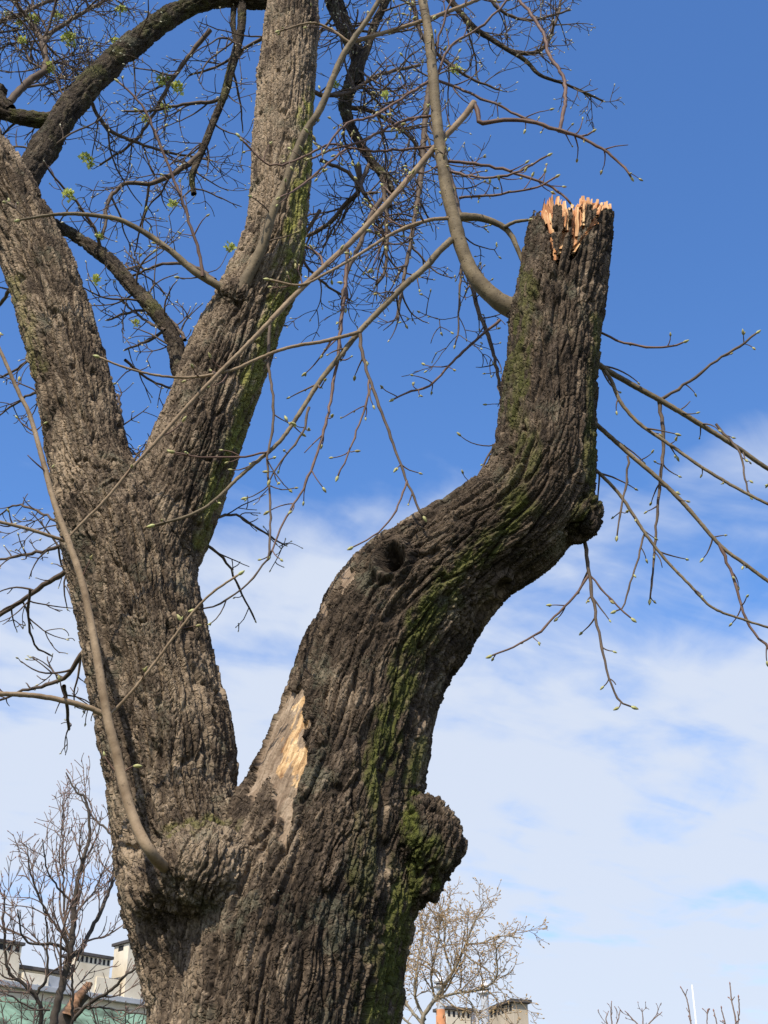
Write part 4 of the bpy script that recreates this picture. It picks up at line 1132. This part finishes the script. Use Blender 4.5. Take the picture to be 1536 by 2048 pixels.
def chimney(parent, pl, pxa, pya, pxb, depth, zb, n_slot, front=.25, mat='plaster', label=None, capm='tar', holes_side=False):
    """a wide masonry stack with a coping slab and a row of vent openings under it"""
    ua, za = pl.uz(pxa, pya); ub, _ = pl.uz(pxb, pya)
    st = box_on('chimney', pl, ua, ub, front - depth, front, zb, za - .12, M[mat], parent)
    if label: tag(st, label)
    box_on('coping', pl, ua - .12, ub + .12, front - depth - .12, front + .12, za - .118, za + .03, M[capm], st)
    wdt = (ub - ua) / n_slot
    for k in range(n_slot):
        c = ua + (k + .5) * wdt
        box_on('vent', pl, c - wdt * .26, c + wdt * .26, front - .05, front + .004, za - .44, za - .16, M['void'], st, 0)
    if holes_side:
        box_on('vent', pl, ua - .004, ua + .05, front - depth * .7, front - depth * .35, za - .44, za - .16, M['void'], st, 0)
    return st

# the house on the left
HL = Plane(0, 1925, 66, 47)
house = empty('tenement_house', tuple(HL.at(0, 0, 0)))
bpy.context.view_layer.update()
tag(house, 'cream plastered house with a row of wide vented chimneys beyond the small leafless tree', 'house')
u_l, _ = HL.uz(-160, 1925); u_r = HL.uz(420, 1960)[0]
z_par = HL.uz(60, 1938)[1]
z_low = HL.uz(60, 1980)[1]
box_on('wall', HL, u_l, u_r, -9.0, -.3, 0, z_par, M['plaster'], house)
box_on('cornice', HL, u_l - .2, u_r + .2, -9.2, -.04, z_par + .003, z_par + .16, M['tar'], house)
roof = box_on('roof', HL, u_l - .1, u_r + .1, -.35, 1.5, z_low - .25, z_low, M['tin'], house)
box_on('wall', HL, u_l, u_r, -.296, 1.2, 0, z_low - .253, M['plaster'], house)
for k in range(int((u_r - u_l) / .6)):
    box_on('roof_seam', HL, u_l + k * .6, u_l + k * .6 + .03, -.34, 1.5, z_low + .003, z_low + .04, M['tin'], roof, 0)
uu = u_l + 1.2
while uu < u_r - 1.4:
    for zz in (z_low - 3.2, z_low - 6.4, z_low - 9.6):
        if zz < 1: continue
        w = box_on('window', HL, uu, uu + 1.1, 1.12, 1.23, zz, zz + 1.8, M['white'], house)
        for a in (0, 1):
            box_on('pane', HL, uu + .07 + a * .5, uu + .53 + a * .5, 1.20, 1.236, zz + .07, zz + 1.73, M['glass'], w, 0)
    uu += 2.6
chimney(house, HL, -60, 1872, 42, 1.3, z_par - 1, 6, label='wide chimney at the far left of the roof')
chimney(house, HL, 148, 1905, 218, 1.2, z_par - 1, 8, label='wide chimney with toothed vents')
chimney(house, HL, 246, 1884, 300, 1.4, z_low - 2, 4, front=.6, holes_side=True, label='tall chimney beside the big trunk')
ua, za = HL.uz(96, 1944); ub, _ = HL.uz(146, 1944)
box_on('dormer', HL, ua, ub, -1.2, .1, z_low, za - .15, M['tin'], house, slope=-.1)
ua, _ = HL.uz(40, 1950); ub, _ = HL.uz(92, 1950)
box_on('attic_wall', HL, ua, ub, -.5, .35, z_low + .05, z_par - .25, M['plaster'], house)
ua, _ = HL.uz(186, 1960); ub, _ = HL.uz(234, 1960)
box_on('attic_wall', HL, ua, ub, -.5, .35, z_low + .05, HL.uz(200, 1957)[1], M['plaster'], house)
# the low shed with a green roof in front of it
HS = Plane(0, 1994, 46, 50)
shed = empty('garden_shed', tuple(HS.at(0, 0, 0)))
bpy.context.view_layer.update()
tag(shed, 'long low building with a patchy green sheet roof before the cream house', 'shed')
a0 = HS.uz(-120, 1990)[0]; a1 = HS.uz(400, 2000)[0]; zt = HS.uz(0, 1992)[1]
box_on('wall', HS, a0, a1, 0.02, 4.0, 0, zt - 2.4, M['plaster_grey'], shed)
k = 0; uu = a0
while uu < a1:
    bm = bmesh.new()
    vs = [bm.verts.new(HS.at(*q)) for q in ((uu, 0, zt), (uu + .88, 0, zt), (uu + .88, 4.3, zt - 2.3), (uu, 4.3, zt - 2.3), (uu, 0, zt - .06), (uu + .88, 0, zt - .06), (uu + .88, 4.3, zt - 2.36), (uu, 4.3, zt - 2.36))]
    for f in ((0, 1, 2, 3), (7, 6, 5, 4), (0, 4, 5, 1), (1, 5, 6, 2), (2, 6, 7, 3), (3, 7, 4, 0)):
        bm.faces.new([vs[i] for i in f])
    bmesh.ops.recalc_face_normals(bm, faces=bm.faces)
    me = bpy.data.meshes.new('roof_sheet'); bm.to_mesh(me); bm.free()
    mesh_obj('roof_sheet', me, M['copper'], shed)
    uu += .9
# the house on the right: only its stacks rise into view
HR = Plane(1025, 1998, 58, -21.4)
house2 = empty('chimney_house', tuple(HR.at(0, 0, 0)))
bpy.context.view_layer.update()
tag(house2, 'house showing only chimney stacks and two steel flues behind the pale leafless tree', 'house')
zt = HR.o[2]
zr = zt - 3.6
box_on('wall', HR, -3, 14, -2.0, 9, 0, zr, M['plaster'], house2)
box_on('roof', HR, -3.3, 14.3, -2.3, 9.3, zr + .004, zr + .3, M['tar'], house2)
L_left = HR.uz(965, 2020)[0]
st = box_on('chimney', HR, .02, L_left, 0.0, .72, zr, zt - .14, M['plaster_grey'], house2)
tag(st, 'long tan chimney stack with toothed vents')
box_on('coping', HR, -.14, L_left + .12, -.13, .85, zt - .138, zt + .0, M['tar'], st)
nv = 8
for k in range(nv):
    c = L_left * (k + .6) / nv
    box_on('vent', HR, c - .11, c + .11, -.006, .05, zt - .44, zt - .17, M['void'], st, 0)
# smaller stack
HQ = Plane(893, 2013, 60, 60)
u1 = HQ.uz(941, 2020)[0]
zq = HQ.o[2]
st = box_on('chimney', HQ, 0, u1, -.9, 0, zr, zq - .12, M['plaster'], house2)
tag(st, 'small cream chimney stack')
box_on('coping', HQ, -.1, u1 + .1, -1.0, .1, zq - .118, zq + .02, M['tar'], st)
for k in range(5):
    c = u1 * (k + .5) / 5
    box_on('vent', HQ, c - u1 * .05, c + u1 * .05, -.05, .005, zq - .4, zq - .15, M['void'], st, 0)
box_on('flue_box', HQ, u1 + .12, u1 + .5, -.8, -.1, zr, HQ.uz(950, 2016)[1], M['white'], house2)
def lathe(name, c, prof, mat, parent, k=20):
    V = [[c[0] + r * math.cos(2 * math.pi * j / k), c[1] + r * math.sin(2 * math.pi * j / k), z] for z, r in prof for j in range(k)]
    f = [[a * k + j, a * k + (j + 1) % k, a * k + k + (j + 1) % k, a * k + k + j] for a in range(len(prof) - 1) for j in range(k)]
    return mesh_obj(name, np_mesh(name, np.array(V), np.array(f)), mat, parent)
for (px, ytop, ybot, Yf, hw, base) in ((968, 1962, 2080, 57, 8, False), (880, 1950, 2080, 57, 7.5, True)):
    c = P(px, ytop, Yf); s_ = depth_at(px, ytop, Yf) / F
    zt_ = c[2]; z0 = zr
    r = hw * s_
    zz = lambda y: P(px, y, Yf)[2]
    pipe = lathe('flue', c, [(z0, r * .98), (zz(ytop + 26), r), (zz(ytop + 25), r)], M['steel'], house2)
    lathe('flue_cap', c, [(zz(ytop + 27), r * .9), (zz(ytop + 26), r * 1.62), (zz(ytop + 22), r * 1.68), (zz(ytop + 21.5), r * 1.1), (zz(ytop + 17), r * 1.1), (zz(ytop + 16.5), r * 1.68), (zz(ytop + 13), r * 1.72), (zz(ytop + 12), r * 1.3), (zz(ytop + 6), r * 1.05), (zz(ytop + 2), r * .6), (zt_, .01)], M['white'], pipe)
    lathe('cap_gap', c, [(zz(ytop + 21.8), r * 1.13), (zz(ytop + 16.2), r * 1.13)], M['void'], pipe)
    if base:
        lathe('flue_base', c, [(z0, r * 1.3), (zz(2033), r * 1.3), (zz(2032), r * 1.12), (zz(2020), r * 1.12), (zz(2019), r)], M['terracotta'], pipe)

# ------------------------------------------------------------------ background trees
def bg_branch(lines, parent, mat, name, tw, buds, bmat, tmat):
    out = []
    for (pts, r0, r1, Y0, Y1) in lines:
        m = branch(pts, r0 * .82, r1 * .82, Y0, Y1, mat, name, tw, buds, bmat, tree=parent, own=False, tip_bud=False, k=8, tmat=tmat, wob=.8)
    return out
M['bg_bark'] = noise_mat('dark young bark', [(0.3, (0.045, 0.036, 0.030)), (0.7, (0.11, 0.09, 0.07))], 5, 4, 0.85)
M['bg_twig'] = noise_mat('reddish thin twigs', [(0.3, (0.15, 0.105, 0.08)), (0.7, (0.28, 0.20, 0.155))], 5, 3, 0.8)
M['bg_pale'] = noise_mat('pale maple bark', [(0.3, (0.17, 0.145, 0.10)), (0.7, (0.32, 0.27, 0.19))], 4, 4, 0.85)
M['bg_pale_twig'] = noise_mat('pale budding twigs', [(0.3, (0.24, 0.17, 0.10)), (0.7, (0.40, 0.29, 0.17))], 4, 3, 0.8)
M['bg_bud'] = noise_mat('red brown buds', [(0.3, (0.22, 0.10, 0.08)), (0.7, (0.34, 0.18, 0.13))], 5, 2, 0.7)
M['bg_bud_tan'] = noise_mat('tan opening buds', [(0.3, (0.38, 0.24, 0.12)), (0.7, (0.55, 0.40, 0.20))], 5, 2, 0.7)
def bg_tree(name, px, py, Y, label, r_px, cat='tree', grp=None):
    c = P(px, py, Y)
    t = empty(name, (float(c[0]), float(c[1]), 0)); bpy.context.view_layer.update()
    tag(t, label, cat, grp)
    r = r_px * depth_at(px, py, Y) / F
    n = 26
    z = np.linspace(-.1, c[2] + .15, n)
    C = np.stack([c[0] + .04 * np.sin(z * 1.7), np.full(n, Y) + .04 * np.cos(z * 1.3), z], 1); C[-1] = c
    C[:, 0] += (c[0] - C[-2, 0]) * np.linspace(0, 1, n) ** 2
    rr = r * (1.35 - .35 * np.linspace(0, 1, n)) * (1 + .5 * np.exp(-z / .25))
    b = Bag(); b.tube(C, rr, 14)
    return t, b
TW1 = dict(spacing=.17, sub_sp=.8, lmin=.25, lmax=1.0, depth=3, ang=36, lift=.8, kink=.08, single=.5, flat=0, rmin=.0030, sub=.5)
# small dark tree on the left
t1, tb = bg_tree('small_tree', 103, 2070, 14.0, 'small leafless tree with dark forking limbs and reddish twigs before the cream house', 13)
tb.obj('trunk', M['bg_bark'], t1)
bg_branch([([(103, 2080), (110, 2030), (120, 1990), (132, 1940), (142, 1900), (146, 1860), (150, 1800), (158, 1750), (172, 1700), (180, 1660), (172, 1600), (150, 1580), (132, 1545)], 11, 1.5, 14, 13.6),
           ([(140, 1918), (165, 1895), (182, 1860), (200, 1825), (215, 1790), (228, 1745), (232, 1690), (215, 1660), (190, 1640), (165, 1600), (150, 1570)], 6, 1.5, 14, 14.5),
           ([(138, 1905), (120, 1892), (95, 1888), (65, 1888), (45, 1870), (35, 1820)], 4.5, 1.5, 14, 13.4), ([(134, 1902), (130, 1860), (128, 1800), (125, 1700), (126, 1600)], 3.5, 1.2, 14, 14.4),
           ([(140, 1890), (110, 1850), (80, 1800), (60, 1740), (55, 1700)], 3.4, 1.2, 14, 13.5), ([(148, 1810), (120, 1780), (95, 1740), (85, 1680)], 3, 1.2, 13.9, 13.5), ([(146, 1830), (190, 1780), (215, 1720)], 3, 1.2, 13.9, 14.4),
           ([(80, 2050), (82, 2020), (70, 1990), (45, 1965), (20, 1945), (8, 1880), (10, 1780)], 6, 1.5, 14.2, 13.6), ([(70, 1992), (92, 1960), (95, 1920), (92, 1850), (80, 1780)], 4, 1.3, 14.1, 13.8),
           ([(148, 2040), (175, 2010), (215, 1985), (260, 1945), (290, 1925)], 5, 2.5, 14, 13.4), ([(150, 2020), (200, 2015), (260, 2025), (310, 2030)], 2.6, 1.5, 14, 13.6), ([(100, 2020), (60, 2015), (20, 1990), (-20, 1975)], 2.6, 1.5, 14, 13.6), ([(144, 2060), (145, 1990), (144, 1930)], 4, 2.5, 14.3, 14.1)],
          t1, 'bg_bark', 'branch', TW1, (.022, .7), 'bg_bud', 'bg_twig')
M['old_torn'] = noise_mat('weathered torn wood', [(0.35, (0.09, 0.055, 0.035)), (0.65, (0.36, 0.20, 0.11))], 9, 5, 0.85, .01)
# lopped trunk with torn orange wood behind it
t2 = empty('lopped_trunk', tuple(P(118, 2100, 17) * (1, 1, 0))); bpy.context.view_layer.update()
tag(t2, 'leaning lopped trunk with exposed orange wood behind the small dark tree', 'tree stump')
c0 = P(118, 2090, 17); c1 = P(172, 1972, 17)
b = Bag()
cc = catmull(np.array([[c0[0] - .15, 17, -.1], [c0[0] - .08, 17, 1.5], c0, P(146, 2015, 17), P(170, 1985, 17)]), 40)
v, f = tube_arrays(cc, np.linspace(.15, .085, 40), 18)
v = v + (fbm(v * (9, 9, 4), 3, 5)[:, None] - .5) * .05
b.raw(v, f); b.obj('trunk', M['bg_bark'], t2)
b = Bag()
cc2 = catmull(np.array([P(138, 2030, 16.93), P(152, 2002, 16.93), P(166, 1985, 16.95), P(176, 1968, 17)]), 24)
v, f = tube_arrays(cc2, np.linspace(.07, .035, 24) * (1 + .4 * rng.random(24)), 14)
v = v + (fbm(v * (14, 14, 5), 3, 6)[:, None] - .5) * .06
b.raw(v, f); b.obj('torn_wood', M['old_torn'], t2)
# bare shrubs before the green roof
for lab, px, Yb, n in (('tangled bare brown shrub below the green roof, left of the small dark tree', 30, 19, 8), ('tangled bare brown shrub below the green roof, close beside the big trunk', 245, 18, 9)):
    c = P(px, 2150, Yb)
    sh = empty('bare_shrub', (float(c[0]), float(c[1]), 0)); bpy.context.view_layer.update(); tag(sh, lab, 'shrub')
    for k in range(n):
        x1 = px + R.uniform(-75, 75); y1 = R.uniform(1985, 2050)
        xm = px + (x1 - px) * R.uniform(.3, .7)
        g = P(px + (x1 - px) * .2, 2150, Yb)
        branch([(px + (x1 - px) * .15, 2330), (px + (x1 - px) * .3, 2180), (xm, 2100), (x1, y1)], 3, 1, Yb + R.uniform(-.3, .3), Yb + R.uniform(-.9, .9), 'bg_bark', 'stem', dict(spacing=.18, lmin=.15, lmax=.5, depth=2, ang=40, lift=.3, kink=.12, single=.5, flat=0, rmin=.0036, sub=.6, start=.4), (.03, .4), 'bg_bud', tree=sh, own=False, tip_bud=False, tmat='bg_bark', k=6)
# pale budding tree on the right
t3, tb = bg_tree('pale_tree', 852, 2080, 28.0, 'pale leafless maple with tan opening buds before the chimney stacks', 9)
tb.obj('trunk', M['bg_pale'], t3)
TW2 = dict(spacing=.22, lmin=.35, lmax=1.5, depth=3, ang=46, lift=.3, kink=.13, single=.45, flat=0, rmin=.0036, sub=.5)
bg_branch([([(852, 2080), (845, 2040), (862, 2010), (880, 1985), (905, 1945), (920, 1915), (935, 1880), (948, 1845), (965, 1820)], 6, 1.5, 28, 27.5), ([(848, 2030), (865, 2005), (890, 1992), (920, 1985), (955, 1980), (985, 1965), (995, 1940), (993, 1900), (1010, 1880)], 4, 1.4, 28, 27),
           ([(905, 1945), (890, 1900), (890, 1850), (900, 1800)], 2.6, 1.2, 27.8, 28.5), ([(930, 1890), (965, 1885), (1000, 1872), (1035, 1875)], 2.4, 1.1, 27.7, 27.2), ([(850, 2040), (830, 1990), (835, 1930), (845, 1870), (860, 1815)], 4, 1.2, 28, 28.6),
           ([(848, 2050), (815, 2010), (800, 1960), (810, 1900), (830, 1850)], 4, 1.2, 28, 29), ([(870, 2000), (862, 1950), (875, 1890), (880, 1840)], 3, 1.2, 28, 27.4), ([(925, 1905), (950, 1925), (975, 1940), (985, 1962)], 2, 1.1, 27.7, 27.3),
           ([(985, 1965), (1005, 1985), (1012, 2000)], 1.6, 1, 27.1, 27), ([(920, 1985), (945, 2010), (960, 2040)], 2, 1.1, 27.6, 27.4), ([(835, 2060), (800, 2030), (780, 1990), (782, 1940)], 3, 1.2, 28, 28.5)],
          t3, 'bg_pale', 'branch', TW2, (.050, .9), 'bg_bud_tan', 'bg_pale_twig')
# far tree tops along the lower right edge
for (lab, px, Y, mat, lines) in (('distant bare tree top, the bushier of two left of the white pole', 1222, 44, 'bg_twig', [([(1222, 2100), (1225, 2060), (1222, 2030), (1223, 2005)], 2, .9), ([(1224, 2070), (1236, 2040), (1240, 2022)], 1.5, .8), ([(1222, 2060), (1212, 2040), (1216, 2025)], 1.5, .8)]),
                                 ('distant bare tree top with forked tips close left of the white pole', 1285, 44, 'bg_twig', [([(1285, 2100), (1282, 2060), (1262, 2035), (1252, 2024)], 2, .9), ([(1284, 2070), (1300, 2045), (1322, 2026)], 1.8, .8), ([(1284, 2062), (1286, 2040), (1284, 2020)], 1.5, .8)]),
                                 ('single slender budding rod beside the white pole', 1380, 30, 'bg_twig', [([(1384, 2110), (1382, 2050), (1374, 2000), (1363, 1977)], 1.8, 1.0)]),
                                 ('clump of upright reddish budding rods right of the white pole', 1460, 26, 'bg_twig', [([(1466, 2110), (1472, 2050), (1465, 2010), (1460, 1970)], 2.2, 1.1), ([(1468, 2090), (1478, 2030), (1477, 1996)], 1.6, 1), ([(1460, 2090), (1450, 2045), (1443, 2018)], 1.8, 1), ([(1440, 2100), (1434, 2050), (1428, 2024)], 1.6, 1), ([(1418, 2100), (1414, 2050), (1415, 2024)], 1.4, 1)])):
    tt, tb = bg_tree('distant_tree', px, 2110, Y, lab, 3.0)
    tb.obj('trunk', M['bg_bark'], tt)
    for pts, r0, r1 in lines:
        branch(pts, r0, r1, Y, Y, mat, 'branch', dict(spacing=.28, lmin=.08, lmax=.22 if Y < 40 else .7, depth=1 if Y < 40 else 2, ang=35, lift=.5, kink=.1, single=.5, flat=0, rmin=.007, sub=.6), (.05, .9), 'bg_bud', tree=tt, own=False, tip_bud=True, tmat='bg_twig')
# thin white pole
pp = P(1384, 1970, 32); pr = 2.0 * depth_at(1384, 1970, 32) / F
pb = np.array([P(1398, 2120, 32)[0], 32.0, 0.0])
pole = empty('white_pole', tuple(pb)); bpy.context.view_layer.update()
tag(pole, 'thin white pole standing up between distant budding rods', 'pole')
lean = (pp - pb) / np.linalg.norm(pp - pb)
b = Bag(); b.tube(np.array([pb, pb + (pp - pb) * .5, pp]), [pr * 1.3, pr * 1.1, pr * .8], 12); b.obj('mast', M['white'], pole)
b = Bag(); b.tube(np.array([pb - (0, 0, .1), pb + (0, 0, .12), pb + (0, 0, .2)]), [pr * 4, pr * 4, pr * 1.5], 16); b.obj('foot', M['steel'], pole)
